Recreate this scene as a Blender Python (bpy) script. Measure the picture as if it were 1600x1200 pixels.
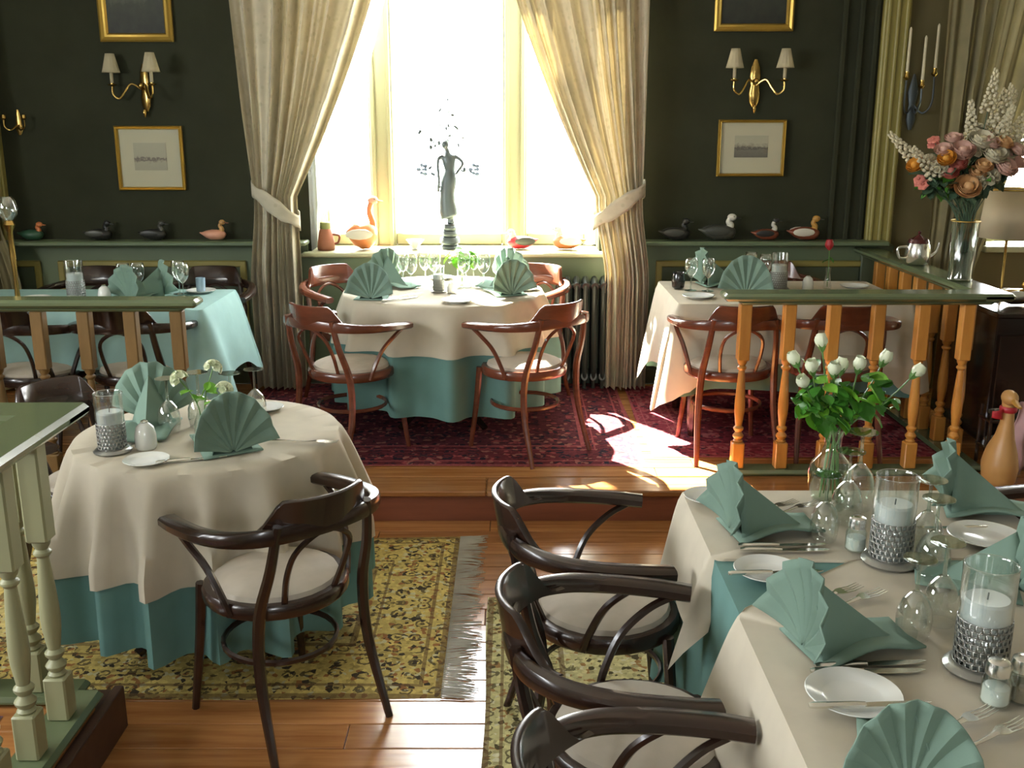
import bpy, bmesh, math, random
from mathutils import Vector, Matrix
R = math.radians
PI = math.pi
random.seed(7)
scene = bpy.context.scene
for o in list(bpy.data.objects):
    bpy.data.objects.remove(o)
C = scene.collection

# ------------------------------------------------------------------ camera
cam_d = bpy.data.cameras.new('camera')
cam_d.sensor_width = 36.0
cam_d.lens = 36.0
cam_d.clip_start = 0.05
cam = bpy.data.objects.new('camera', cam_d)
C.objects.link(cam)
cam.location = (0, 0, 1.8)
cam.rotation_euler = (R(90) - math.atan(410 / 1600), 0, 0)
scene.camera = cam

# ------------------------------------------------------------------ world, sun, exposure
world = bpy.data.worlds.new('overcast_sky')
scene.world = world
world.use_nodes = True
bg = world.node_tree.nodes['Background']
bg.inputs[0].default_value = (0.97, 0.985, 1.0, 1)
bg.inputs[1].default_value = 17.0

sun_d = bpy.data.lights.new('sun', 'SUN')
sun_d.energy = 90.0
sun_d.angle = R(0.7)
sun_d.color = (1.0, 0.93, 0.78)
sun = bpy.data.objects.new('sun', sun_d)
C.objects.link(sun)
sun.rotation_euler = Vector((0.48, -0.80, -1.0)).to_track_quat('-Z', 'Y').to_euler()

def portal(name, loc, rot, sx, sy):
    d = bpy.data.lights.new(name, 'AREA')
    d.shape = 'RECTANGLE'
    d.size, d.size_y = sx, sy
    d.cycles.is_portal = True
    o = bpy.data.objects.new(name, d)
    C.objects.link(o)
    o.location = loc
    o.rotation_euler = rot
portal('daylight_portal', (0.2, -2.75, 2.2), (R(90), 0, 0), 0.7, 1.04)  # serves the fill opening added behind the camera
portal('daylight_portal', (-0.36, 7.0, 2.1), (R(-90), 0, 0), 1.9, 2.3)
portal('daylight_portal', (3.6, 7.0, 2.1), (R(-90), 0, 0), 1.3, 2.3)
LWY = (0.2, 2.3)      # centres of the two side windows
for yy in LWY:
    portal('daylight_portal', (-4.75, yy, 2.2), (0, R(-90), 0), 1.04, 1.8)

vs = scene.view_settings
vs.view_transform = 'Standard'
vs.look = 'None'
vs.exposure = 1.0
vs.gamma = 1.0
vs.use_curve_mapping = False
scene.cycles.max_bounces = 10
scene.cycles.diffuse_bounces = 5
scene.cycles.glossy_bounces = 4
scene.cycles.transparent_max_bounces = 24
scene.cycles.transmission_bounces = 6
scene.cycles.sample_clamp_indirect = 6.0
scene.cycles.caustics_reflective = False
scene.cycles.caustics_refractive = False

# ------------------------------------------------------------------ materials
def mat(name, col, rough=0.6, metal=0.0, coat=0.0, spec=0.5, sheen=0.0):
    m = bpy.data.materials.new(name)
    m.use_nodes = True
    b = m.node_tree.nodes['Principled BSDF']
    b.inputs['Base Color'].default_value = (*col, 1)
    b.inputs['Roughness'].default_value = rough
    b.inputs['Metallic'].default_value = metal
    b.inputs['Coat Weight'].default_value = coat
    b.inputs['Coat Roughness'].default_value = 0.12
    b.inputs['Specular IOR Level'].default_value = spec
    b.inputs['Sheen Weight'].default_value = sheen
    return m

def nd(m, t, **k):
    n = m.node_tree.nodes.new(t)
    for a, v in k.items():
        setattr(n, a, v)
    return n

def ln(m, a, b):
    m.node_tree.links.new(a, b)

def ramp(m, fac, stops, const=False):
    r = nd(m, 'ShaderNodeValToRGB')
    r.color_ramp.interpolation = 'CONSTANT' if const else 'LINEAR'
    e = r.color_ramp.elements
    while len(e) < len(stops):
        e.new(0.5)
    for i, (p, c) in enumerate(stops):
        e[i].position = p
        e[i].color = (*c, 1)
    ln(m, fac, r.inputs[0])
    return r.outputs[0]

def math_(m, op, a, b=None, c=None):
    n = nd(m, 'ShaderNodeMath', operation=op)
    for i, v in enumerate((a, b, c)):
        if v is None:
            continue
        if isinstance(v, (int, float)):
            n.inputs[i].default_value = v
        else:
            ln(m, v, n.inputs[i])
    return n.outputs[0]

def bump(m, h, strength=0.2, dist=0.01):
    n = nd(m, 'ShaderNodeBump')
    n.inputs['Strength'].default_value = strength
    n.inputs['Distance'].default_value = dist
    ln(m, h, n.inputs['Height'])
    ln(m, n.outputs[0], m.node_tree.nodes['Principled BSDF'].inputs['Normal'])

def coords(m, kind='Object', scale=(1, 1, 1)):
    t = nd(m, 'ShaderNodeTexCoord')
    mp = nd(m, 'ShaderNodeMapping')
    mp.inputs['Scale'].default_value = scale
    ln(m, t.outputs[kind], mp.inputs[0])
    return mp.outputs[0]

def noise(m, vec, scale, detail=3, rough=0.55):
    n = nd(m, 'ShaderNodeTexNoise')
    n.inputs['Scale'].default_value = scale
    n.inputs['Detail'].default_value = detail
    n.inputs['Roughness'].default_value = rough
    ln(m, vec, n.inputs['Vector'])
    return n.outputs['Fac']

def base(m):
    return m.node_tree.nodes['Principled BSDF'].inputs['Base Color']

def wood(name, c1, c2, rough, scale=(1.2, 14, 14), rnd=True, coat=0.0, spec=0.5):
    m = mat(name, c1, rough, coat=coat, spec=spec)
    v = coords(m, 'Object', scale)
    if rnd:
        oi = nd(m, 'ShaderNodeObjectInfo')
        ad = nd(m, 'ShaderNodeVectorMath', operation='ADD')
        mul = math_(m, 'MULTIPLY', oi.outputs['Random'], 37.0)
        cb = nd(m, 'ShaderNodeCombineXYZ')
        ln(m, mul, cb.inputs[0]); ln(m, mul, cb.inputs[1])
        ln(m, v, ad.inputs[0]); ln(m, cb.outputs[0], ad.inputs[1])
        v = ad.outputs[0]
    f = noise(m, v, 2.2, 5, 0.6)
    col = ramp(m, f, [(0.3, c1), (0.7, c2)])
    if rnd:
        hs = nd(m, 'ShaderNodeHueSaturation')
        ln(m, col, hs.inputs['Color'])
        val = math_(m, 'MULTIPLY_ADD', oi.outputs['Random'], 0.35, 0.82)
        ln(m, val, hs.inputs['Value'])
        col = hs.outputs[0]
    ln(m, col, base(m))
    bump(m, f, 0.08, 0.004)
    return m

def fabric(name, col, var=0.12, rough=0.9, weave=400, transl=0.0, pat=None, warm=(1.0, 0.92, 0.72)):
    m = mat(name, col, rough, spec=0.2)
    v = coords(m)
    f = noise(m, v, 9, 3)
    lo = tuple(c * (1 - var) for c in col)
    hi = tuple(min(1, c * (1 + var)) for c in col)
    cc = ramp(m, f, [(0.3, lo), (0.7, hi)])
    if pat:
        vo = nd(m, 'ShaderNodeTexVoronoi')
        vo.inputs['Scale'].default_value = pat[0]
        ln(m, v, vo.inputs['Vector'])
        s = ramp(m, vo.outputs['Distance'], [(0.18, (0, 0, 0)), (0.3, (1, 1, 1))])
        mx = nd(m, 'ShaderNodeMixRGB')
        ln(m, s, mx.inputs[0]); ln(m, cc, mx.inputs[2])
        mx.inputs[1].default_value = (*pat[1], 1)
        cc = mx.outputs[0]
    ln(m, cc, base(m))
    bump(m, noise(m, v, weave, 2), 0.15, 0.002)
    if transl:
        nt = m.node_tree
        out = nt.nodes['Material Output']
        tr = nd(m, 'ShaderNodeBsdfTranslucent')
        wm = nd(m, 'ShaderNodeMixRGB', blend_type='MULTIPLY')
        wm.inputs[0].default_value = 1.0
        ln(m, cc, wm.inputs[1]); wm.inputs[2].default_value = (*warm, 1)
        ln(m, wm.outputs[0], tr.inputs['Color'])
        mix = nd(m, 'ShaderNodeMixShader')
        mix.inputs[0].default_value = transl
        ln(m, nt.nodes['Principled BSDF'].outputs[0], mix.inputs[1])
        ln(m, tr.outputs[0], mix.inputs[2])
        ln(m, mix.outputs[0], out.inputs[0])
    return m

def thin_glass(name, tint=(0.95, 0.97, 0.96), edge=0.9, rough=0.03, face=0.10, limb=0.55):
    m = bpy.data.materials.new(name)
    m.use_nodes = True
    nt = m.node_tree
    nt.nodes.remove(nt.nodes['Principled BSDF'])
    tr = nd(m, 'ShaderNodeBsdfTransparent'); tr.inputs[0].default_value = (*tint, 1)
    gl = nd(m, 'ShaderNodeBsdfGlossy'); gl.inputs['Roughness'].default_value = rough
    gl.inputs['Color'].default_value = (1, 1, 1, 1)
    lw = nd(m, 'ShaderNodeLayerWeight'); lw.inputs['Blend'].default_value = 0.35
    p = math_(m, 'POWER', lw.outputs['Facing'], 1.7)
    fac = math_(m, 'MULTIPLY_ADD', p, edge, face)
    ec = ramp(m, lw.outputs['Facing'], [(0.0, tint), (.55, tint), (1.0, tuple(x * limb for x in tint))])
    ln(m, ec, tr.inputs[0])
    mix = nd(m, 'ShaderNodeMixShader')
    ln(m, fac, mix.inputs[0]); ln(m, tr.outputs[0], mix.inputs[1]); ln(m, gl.outputs[0], mix.inputs[2])
    ln(m, mix.outputs[0], nt.nodes['Material Output'].inputs[0])
    return m

def sheer_mat(name, col, alpha):
    m = bpy.data.materials.new(name)
    m.use_nodes = True
    nt = m.node_tree
    nt.nodes.remove(nt.nodes['Principled BSDF'])
    tr = nd(m, 'ShaderNodeBsdfTransparent')
    tl = nd(m, 'ShaderNodeBsdfTranslucent'); tl.inputs[0].default_value = (*col, 1)
    df = nd(m, 'ShaderNodeBsdfDiffuse'); df.inputs[0].default_value = (*col, 1)
    a = nd(m, 'ShaderNodeMixShader'); a.inputs[0].default_value = 0.5
    ln(m, tl.outputs[0], a.inputs[1]); ln(m, df.outputs[0], a.inputs[2])
    b = nd(m, 'ShaderNodeMixShader'); b.inputs[0].default_value = alpha
    ln(m, tr.outputs[0], b.inputs[1]); ln(m, a.outputs[0], b.inputs[2])
    ln(m, b.outputs[0], nt.nodes['Material Output'].inputs[0])
    return m

def rug_mat(name, hx, hy, border, field, motif, motif2, stripe, bw, fs=7.0, edge=(0.12, 0.07, 0.03)):
    """oriental rug: border bands by distance from the edge, medallion field"""
    m = mat(name, field, 0.95, spec=0.1)
    t = nd(m, 'ShaderNodeTexCoord')
    sp = nd(m, 'ShaderNodeSeparateXYZ')
    ln(m, t.outputs['Object'], sp.inputs[0])
    ax = math_(m, 'ABSOLUTE', sp.outputs[0]); ay = math_(m, 'ABSOLUTE', sp.outputs[1])
    dx = math_(m, 'SUBTRACT', hx, ax); dy = math_(m, 'SUBTRACT', hy, ay)
    d = math_(m, 'MINIMUM', dx, dy)
    # mirrored coordinates give the bilateral repeat of a woven rug
    cb = nd(m, 'ShaderNodeCombineXYZ'); ln(m, ax, cb.inputs[0]); ln(m, ay, cb.inputs[1])
    nz = noise(m, cb.outputs[0], fs * 2.6, 3)
    def vor(scale, rndm):
        vo = nd(m, 'ShaderNodeTexVoronoi'); vo.inputs['Scale'].default_value = scale
        vo.inputs['Randomness'].default_value = rndm
        ln(m, cb.outputs[0], vo.inputs['Vector'])
        return vo
    fine = vor(fs * 6.0, 0.9)
    sc_ = nd(m, 'ShaderNodeSeparateColor'); ln(m, fine.outputs['Color'], sc_.inputs[0])
    def speck(c):
        hi = tuple(min(1, x * 1.22) for x in c); lo = tuple(x * .72 for x in c)
        return ramp(m, sc_.outputs[0], [(0.0, c), (.28, hi), (.46, motif2), (.54, c), (.70, stripe), (.78, lo), (.92, motif)], True)
    def motifs(col, scale, rndm, w):
        vo = vor(scale, rndm)
        rr = math_(m, 'MULTIPLY_ADD', nz, 0.42, vo.outputs['Distance'])
        r1 = math_(m, 'COMPARE', rr, 0.50, w)
        r2 = math_(m, 'COMPARE', rr, 0.27, w * .9)
        k = math_(m, 'MULTIPLY', math_(m, 'MAXIMUM', r1, r2), math_(m, 'GREATER_THAN', noise(m, cb.outputs[0], fs * 5, 1), .43))
        x = nd(m, 'ShaderNodeMixRGB'); ln(m, math_(m, 'MULTIPLY', k, .82), x.inputs[0]); ln(m, col, x.inputs[1]); x.inputs[2].default_value = (*motif, 1)
        return x.outputs[0]
    fcol = motifs(speck(field), fs * .85, 0.6, .045)
    bcol = motifs(speck(border), fs * 1.25, 0.3, .050)
    dn = math_(m, 'DIVIDE', d, bw)
    inb = math_(m, 'LESS_THAN', dn, 1.0)
    mx = nd(m, 'ShaderNodeMixRGB'); ln(m, inb, mx.inputs[0]); ln(m, fcol, mx.inputs[1]); ln(m, bcol, mx.inputs[2])
    # narrow guard stripes
    s1 = math_(m, 'COMPARE', dn, 1.0, 0.035)
    s2 = math_(m, 'COMPARE', dn, 0.80, 0.015)
    s3 = math_(m, 'COMPARE', dn, 0.22, 0.02)
    s4 = math_(m, 'COMPARE', dn, 0.04, 0.04)
    s = math_(m, 'MAXIMUM', math_(m, 'MAXIMUM', s1, s2), math_(m, 'MAXIMUM', s3, s4))
    m2 = nd(m, 'ShaderNodeMixRGB'); ln(m, math_(m, 'MULTIPLY', s, .7), m2.inputs[0]); ln(m, mx.outputs[0], m2.inputs[1]); m2.inputs[2].default_value = (*edge, 1)
    v = coords(m)
    hs = nd(m, 'ShaderNodeHueSaturation'); ln(m, m2.outputs[0], hs.inputs['Color'])
    ln(m, math_(m, 'MULTIPLY_ADD', noise(m, v, 60, 3), 0.7, 0.65), hs.inputs['Value'])
    ln(m, hs.outputs[0], base(m))
    bump(m, noise(m, v, 300, 2), 0.5, 0.004)
    return m

M = {}
M['wall'] = mat('dark_green_wall', (0.030, 0.036, 0.024), 0.85, spec=0.15)
v_ = coords(M['wall']); ln(M['wall'], ramp(M['wall'], noise(M['wall'], v_, 3, 4), [(0.3, (0.029, 0.031, 0.018)), (0.7, (0.037, 0.040, 0.024))]), base(M['wall']))
M['plaster'] = mat('warm_plaster', (0.30, 0.29, 0.22), 0.9)
M['ceiling'] = mat('ceiling_paint', (0.62, 0.60, 0.52), 0.9)
M['sage'] = mat('sage_paint', (0.112, 0.150, 0.083), 0.42)
M['sage_dark'] = mat('sage_panel_paint', (0.062, 0.080, 0.044), 0.45)
M['olive'] = mat('olive_gold_paint', (0.26, 0.22, 0.060), 0.4)
M['olive_wall'] = mat('olive_brown_wall', (0.120, 0.098, 0.040), 0.8)
M['window'] = mat('cream_window_paint', (0.36, 0.36, 0.22), 0.45)
M['floor'] = wood('varnished_floor_plank', (0.27, 0.105, 0.032), (0.44, 0.20, 0.068), 0.17, (1.0, 16, 16))
M['riser'] = wood('red_brown_riser', (0.20, 0.060, 0.030), (0.27, 0.085, 0.042), 0.45, (1.0, 10, 10))
M['dark_riser'] = wood('dark_brown_riser', (0.05, 0.022, 0.012), (0.07, 0.032, 0.018), 0.5)
M['subfloor'] = mat('dark_joint', (0.03, 0.014, 0.007), 0.8)
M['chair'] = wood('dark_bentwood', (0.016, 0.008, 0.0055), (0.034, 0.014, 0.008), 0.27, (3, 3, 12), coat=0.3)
M['chair_haze_red'] = wood('haze_reddened_bentwood', (0.095, 0.027, 0.014), (0.150, 0.042, 0.020), 0.27, (3, 3, 12), coat=0.3)  # redder copy of the dark wood, haze and light put into its colour
M['baluster'] = wood('honey_varnish', (0.42, 0.17, 0.030), (0.56, 0.26, 0.055), 0.3, (8, 8, 2), coat=0.3)
M['baluster_dark'] = wood('brown_varnish', (0.13, 0.075, 0.024), (0.19, 0.11, 0.040), 0.35, (8, 8, 2))
M['painted'] = mat('pale_olive_paint', (0.30, 0.30, 0.17), 0.45)
M['rail'] = mat('green_rail_paint', (0.115, 0.145, 0.075), 0.22, coat=0.3)
M['seat'] = fabric('beige_seat_fabric', (0.46, 0.41, 0.34), 0.1)
M['cream'] = fabric('cream_linen', (0.60, 0.54, 0.43), 0.05, weave=500, transl=0.2)
M['teal'] = fabric('teal_linen', (0.12, 0.235, 0.215), 0.06, weave=500, transl=0.06)
M['pale_teal'] = fabric('pale_teal_linen', (0.30, 0.47, 0.45), 0.05, weave=500, transl=0.08)
M['napkin'] = fabric('green_napkin', (0.20, 0.295, 0.24), 0.06, weave=500, transl=0.08)
M['curtain'] = fabric('beige_damask', (0.50, 0.455, 0.35), 0.1, weave=250, transl=0.065, pat=(22, (0.44, 0.40, 0.30)), warm=(0.74, 0.62, 0.36))
M['olive_curtain'] = fabric('olive_drape', (0.24, 0.21, 0.12), 0.1, weave=250, transl=0.15)
M['sheer'] = sheer_mat('white_sheer', (0.95, 0.93, 0.84), 0.45)
M['glass'] = thin_glass('clear_glass')
M['pane'] = thin_glass('window_pane_glass', (0.98, 0.99, 0.99), 0.25, 0.01, 0.02, 1.0)
M['crystal'] = thin_glass('cut_glass', (0.85, 0.92, 0.88), 0.8, 0.05, 0.22)
M['candle'] = mat('white_wax', (0.80, 0.83, 0.82), 0.5)
M['pewter'] = mat('pierced_pewter', (0.34, 0.34, 0.32), 0.3, 0.9)
M['silver'] = mat('polished_silver', (0.84, 0.83, 0.79), 0.22, 1.0)
M['china'] = mat('white_china', (0.72, 0.73, 0.70), 0.15, coat=0.4)
M['salt'] = mat('salt', (0.85, 0.85, 0.82), 0.9)
M['pepper'] = mat('pepper', (0.20, 0.14, 0.08), 0.9)
M['brass'] = mat('old_brass', (0.50, 0.33, 0.10), 0.25, 1.0)
M['gold'] = mat('gilt_frame', (0.46, 0.30, 0.06), 0.35, 0.7)
M['bronze'] = mat('bloom_faded_bronze', (0.10, 0.12, 0.13), 0.4, 0.6)  # lightened to grey-blue, window bloom on the statue painted into the colour
M['blue_leaf'] = mat('blue_grey_leaf', (0.16, 0.21, 0.30), 0.5)
M['shade'] = fabric('ivory_lampshade', (0.60, 0.54, 0.38), 0.05, transl=0.35)
M['beige_shade'] = fabric('beige_lampshade', (0.66, 0.56, 0.39), 0.04, transl=0.2)
M['iron'] = mat('grey_cast_iron', (0.055, 0.062, 0.055), 0.38, 0.4)
M['leaf'] = mat('rose_leaf', (0.055, 0.20, 0.022), 0.4)
M['leaf2'] = mat('bright_leaf', (0.17, 0.42, 0.035), 0.45)
M['leaf3'] = mat('dusty_leaf', (0.06, 0.11, 0.06), 0.5)
M['stem'] = mat('green_stem', (0.10, 0.22, 0.05), 0.5)
M['white_petal'] = mat('greenish_white_petal', (0.72, 0.76, 0.56), 0.6)
M['ivory_petal'] = mat('ivory_petal', (0.56, 0.51, 0.36), 0.6)
M['pink_petal'] = mat('dusty_pink_petal', (0.58, 0.36, 0.29), 0.6)
M['peach_petal'] = mat('peach_petal', (0.62, 0.36, 0.16), 0.6)
M['coral_petal'] = mat('coral_petal', (0.55, 0.17, 0.13), 0.6)
M['orange_petal'] = mat('orange_petal', (0.60, 0.27, 0.03), 0.6)
M['red_petal'] = mat('red_petal', (0.35, 0.012, 0.018), 0.5)
M['dark_wood'] = wood('near_black_wood', (0.020, 0.010, 0.007), (0.034, 0.016, 0.010), 0.16, (2, 8, 8), coat=0.5)
M['pink_cloth'] = fabric('pink_cloth', (0.50, 0.31, 0.31), 0.1)
M['mat_board'] = mat('ivory_mat_board', (0.55, 0.50, 0.36), 0.8)
M['rug_red'] = rug_mat('maroon_rug', 1.12, 0.84, (0.10, 0.020, 0.026), (0.085, 0.022, 0.030), (0.018, 0.014, 0.024), (0.24, 0.10, 0.08), (0.25, 0.055, 0.06), 0.30, 7.0, (0.28, 0.07, 0.075))
M['rug_gold'] = rug_mat('gold_rug', 1.05, 0.66, (0.45, 0.34, 0.105), (0.48, 0.385, 0.15), (0.045, 0.035, 0.022), (0.26, 0.12, 0.04), (0.46, 0.42, 0.24), 0.34, 9.5)
M['rug_pale'] = rug_mat('pale_gold_rug', 0.56, 1.05, (0.42, 0.38, 0.18), (0.44, 0.40, 0.20), (0.070, 0.058, 0.026), (0.28, 0.16, 0.06), (0.52, 0.49, 0.32), 0.26, 10.5)
M['rug_wine'] = rug_mat('wine_rug', 0.75, 0.72, (0.20, 0.030, 0.045), (0.14, 0.022, 0.036), (0.30, 0.10, 0.10), (0.05, 0.02, 0.03), (0.30, 0.06, 0.07), 0.2, 7.0, (0.34, 0.08, 0.09))
M['rug_purple'] = rug_mat('purple_rug', 0.5, 0.9, (0.12, 0.06, 0.12), (0.16, 0.09, 0.16), (0.05, 0.03, 0.06), (0.26, 0.18, 0.22), (0.2, 0.12, 0.16), 0.15, 8.0)
M['fringe'] = fabric('cream_fringe', (0.62, 0.60, 0.52), 0.15)

# ------------------------------------------------------------------ mesh builder
def rotz(v, a):
    c, s = math.cos(a), math.sin(a)
    return (v[0] * c - v[1] * s, v[0] * s + v[1] * c, v[2])

def smooth_path(pts, n=6, closed=False):
    P = [Vector(p) for p in pts]
    out = []
    N = len(P)
    rng = range(N) if closed else range(N - 1)
    for i in rng:
        p1, p2 = P[i], P[(i + 1) % N]
        p0 = P[(i - 1) % N] if (closed or i > 0) else p1 * 2 - p2
        p3 = P[(i + 2) % N] if (closed or i + 2 < N) else p2 * 2 - p1
        for k in range(n):
            t = k / n
            out.append(0.5 * ((2 * p1) + (p2 - p0) * t + (2 * p0 - 5 * p1 + 4 * p2 - p3) * t * t + (3 * p1 - p0 - 3 * p2 + p3) * t ** 3))
    if not closed:
        out.append(P[-1])
    return out

def lerp_list(vals, n, closed=False):
    """spread a list of scalars or tuples over n samples"""
    k = len(vals)
    res = []
    for i in range(n):
        t = i / n * k if closed else i / max(1, n - 1) * (k - 1)
        a = int(t) % k if closed else min(int(t), k - 2) if k > 1 else 0
        f = t - int(t) if closed else (t - a)
        b = (a + 1) % k if k > 1 else 0
        va, vb = vals[a], vals[b]
        if isinstance(va, (int, float)):
            res.append(va + (vb - va) * f)
        else:
            res.append(tuple(x + (y - x) * f for x, y in zip(va, vb)))
    return res

class MB:
    def __init__(s):
        s.v = []; s.f = []
    def add(s, vs, fs, mx=None):
        o = len(s.v)
        s.v += [tuple(mx @ Vector(p)) if mx else tuple(p) for p in vs]
        s.f += [tuple(i + o for i in f) for f in fs]
        return s
    def box(s, c, d, rz=0.0, bev=0.0, mx=None):
        hx, hy, hz = d[0] / 2, d[1] / 2, d[2] / 2
        if bev <= 0:
            vs = [(x, y, z) for z in (-hz, hz) for x, y in ((-hx, -hy), (hx, -hy), (hx, hy), (-hx, hy))]
            fs = [(3, 2, 1, 0), (4, 5, 6, 7), (0, 1, 5, 4), (1, 2, 6, 5), (2, 3, 7, 6), (3, 0, 4, 7)]
        else:
            vs = []
            for z, k in ((-hz, bev), (-hz + bev, 0), (hz - bev, 0), (hz, bev)):
                a, b = hx - k, hy - k
                e = bev if k == 0 else bev * 0.4
                vs += [(-a + e, -b, z), (a - e, -b, z), (a, -b + e, z), (a, b - e, z), (a - e, b, z), (-a + e, b, z), (-a, b - e, z), (-a, -b + e, z)]
            fs = [tuple(range(7, -1, -1)), tuple(range(24, 32))]
            for r in range(3):
                for i in range(8):
                    j = (i + 1) % 8
                    fs.append((r * 8 + i, r * 8 + j, r * 8 + 8 + j, r * 8 + 8 + i))
        vs = [rotz(p, rz) for p in vs]
        vs = [(p[0] + c[0], p[1] + c[1], p[2] + c[2]) for p in vs]
        return s.add(vs, fs, mx)
    def lathe(s, prof, seg=20, c=(0, 0, 0), capb=True, capt=True, mx=None, flute=None, sy=1.0):
        vs = []; fs = []
        n = len(prof)
        for (r, z) in prof:
            for i in range(seg):
                a = 2 * PI * i / seg
                rr = r * (1 + (flute[1] * math.cos(flute[0] * a) if flute else 0))
                vs.append((c[0] + rr * math.cos(a), c[1] + rr * math.sin(a) * sy, c[2] + z))
        for k in range(n - 1):
            for i in range(seg):
                j = (i + 1) % seg
                fs.append((k * seg + i, k * seg + j, (k + 1) * seg + j, (k + 1) * seg + i))
        if capb: fs.append(tuple(range(seg - 1, -1, -1)))
        if capt: fs.append(tuple((n - 1) * seg + i for i in range(seg)))
        return s.add(vs, fs, mx)
    def sweep(s, pts, rad, seg=8, closed=False, up=None, sq=2.0, mx=None, cap=True):
        """tube; rad scalar / list of scalars or (w, h) half sizes; up fixes the h direction; sq>2 squares the section"""
        P = [Vector(p) for p in pts]
        n = len(P)
        if isinstance(rad, (int, float)):
            rad = [rad]
        rr = lerp_list(list(rad), n, closed) if len(rad) > 1 else [rad[0]] * n
        vs = []; fs = []
        prev = None
        for i in range(n):
            a = P[(i - 1) % n] if (closed or i > 0) else P[i]
            b = P[(i + 1) % n] if (closed or i < n - 1) else P[i]
            T = (b - a)
            T = T.normalized() if T.length > 1e-9 else Vector((0, 0, 1))
            if up is not None:
                S = T.cross(Vector(up))
            else:
                if prev is None:
                    ref = Vector((0, 0, 1)) if abs(T.z) < 0.9 else Vector((0, 1, 0))
                    S = T.cross(ref)
                else:
                    S = prev - T * prev.dot(T)
            S.normalize(); prev = S
            U = S.cross(T).normalized()
            w, h = rr[i] if isinstance(rr[i], tuple) else (rr[i], rr[i])
            for k in range(seg):
                an = 2 * PI * (k + 0.5) / seg
                ca, sa = math.cos(an), math.sin(an)
                e = 2.0 / sq
                x = math.copysign(abs(ca) ** e, ca) * w
                y = math.copysign(abs(sa) ** e, sa) * h
                vs.append(tuple(P[i] + S * x + U * y))
        m = n if closed else n - 1
        for i in range(m):
            j = (i + 1) % n
            for k in range(seg):
                l = (k + 1) % seg
                fs.append((i * seg + k, i * seg + l, j * seg + l, j * seg + k))
        if not closed and cap:
            fs.append(tuple(range(seg - 1, -1, -1)))
            fs.append(tuple((n - 1) * seg + k for k in range(seg)))
        return s.add(vs, fs, mx)
    def ell(s, c, r, seg=12, rings=8, mx=None):
        vs = [(c[0], c[1], c[2] - r[2])]
        fs = []
        for k in range(1, rings):
            ph = PI * k / rings
            for i in range(seg):
                a = 2 * PI * i / seg
                vs.append((c[0] + r[0] * math.sin(ph) * math.cos(a), c[1] + r[1] * math.sin(ph) * math.sin(a), c[2] - r[2] * math.cos(ph)))
        vs.append((c[0], c[1], c[2] + r[2]))
        for i in range(seg):
            j = (i + 1) % seg
            fs.append((0, 1 + j, 1 + i))
            for k in range(rings - 2):
                b = 1 + k * seg
                fs.append((b + i, b + j, b + seg + j, b + seg + i))
            b = 1 + (rings - 2) * seg
            fs.append((b + i, b + j, len(vs) - 1))
        return s.add(vs, fs, mx)
    def grid(s, fn, nu, nv, closeu=False, mx=None):
        vs = []; fs = []
        cu = nu if closeu else nu + 1
        for j in range(nv + 1):
            for i in range(cu):
                vs.append(tuple(fn(i / nu, j / nv)))
        for j in range(nv):
            for i in range(nu):
                k = (i + 1) % cu
                fs.append((j * cu + i, j * cu + k, (j + 1) * cu + k, (j + 1) * cu + i))
        return s.add(vs, fs, mx)
    def prism(s, poly, z0, z1, mx=None):
        n = len(poly)
        vs = [(x, y, z0) for x, y in poly] + [(x, y, z1) for x, y in poly]
        fs = [tuple(range(n - 1, -1, -1)), tuple(range(n, 2 * n))] + [(i, (i + 1) % n, n + (i + 1) % n, n + i) for i in range(n)]
        return s.add(vs, fs, mx)
    def mesh(s, name, m, smooth=True, angle=40, keep=False):
        me = bpy.data.meshes.new(name)
        me.from_pydata(s.v, [], s.f)
        me.update()
        if not keep:
            bm = bmesh.new(); bm.from_mesh(me)
            bmesh.ops.recalc_face_normals(bm, faces=bm.faces)
            bm.to_mesh(me); bm.free()
        if smooth:
            for p in me.polygons:
                p.use_smooth = True
            me.set_sharp_from_angle(angle=R(angle))
        me.materials.append(M[m] if isinstance(m, str) else m)
        return me
    def obj(s, name, m, parent=None, smooth=True, angle=40, solid=0.0, loc=None):
        o = bpy.data.objects.new(name, s.mesh(name, m, smooth, angle))
        C.objects.link(o)
        o.parent = parent
        if loc: o.location = loc
        if solid:
            md = o.modifiers.new('thickness', 'SOLIDIFY')
            md.thickness = solid
            md.offset = 0
        return o

def inst(name, me, parent=None, loc=(0, 0, 0), rot=(0, 0, 0), sc=(1, 1, 1)):
    o = bpy.data.objects.new(name, me)
    C.objects.link(o)
    o.parent = parent
    o.location = loc; o.rotation_euler = rot; o.scale = sc
    return o

def tag(o, label, cat, group=None):
    o['label'] = label; o['category'] = cat
    if group: o['group'] = group
    return o

def thing(name, label, cat, loc=(0, 0, 0), rz=0.0, group=None):
    o = bpy.data.objects.new(name, None)
    o.empty_display_size = 0.05
    C.objects.link(o)
    o.location = loc
    o.rotation_euler = (0, 0, rz)
    return tag(o, label, cat, group)

def struct(o):
    o['kind'] = 'structure'
    return o

def dup(root, label, loc, rz, sc=None, group=None, swap=None):
    def cp(o, par):
        c = o.copy(); C.objects.link(c)
        c.parent = par
        for ch in o.children:
            cp(ch, c)
        return c
    r = cp(root, None)
    r.location = loc; r.rotation_euler = (0, 0, rz)
    if sc: r.scale = (sc, sc, sc)
    r['label'] = label
    if group: r['group'] = group
    return r

PROTO = {}
def place(key, build, label, loc, rz=0.0, group=None, sc=None):
    """build a kind once, then copy it with its parts"""
    if key not in PROTO:
        r = build()
        PROTO[key] = r
        r.location = loc; r.rotation_euler = (0, 0, rz)
        if sc: r.scale = (sc, sc, sc)
        r['label'] = label
        if group: r['group'] = group
        return r
    return dup(PROTO[key], label, loc, rz, sc, group)

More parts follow.
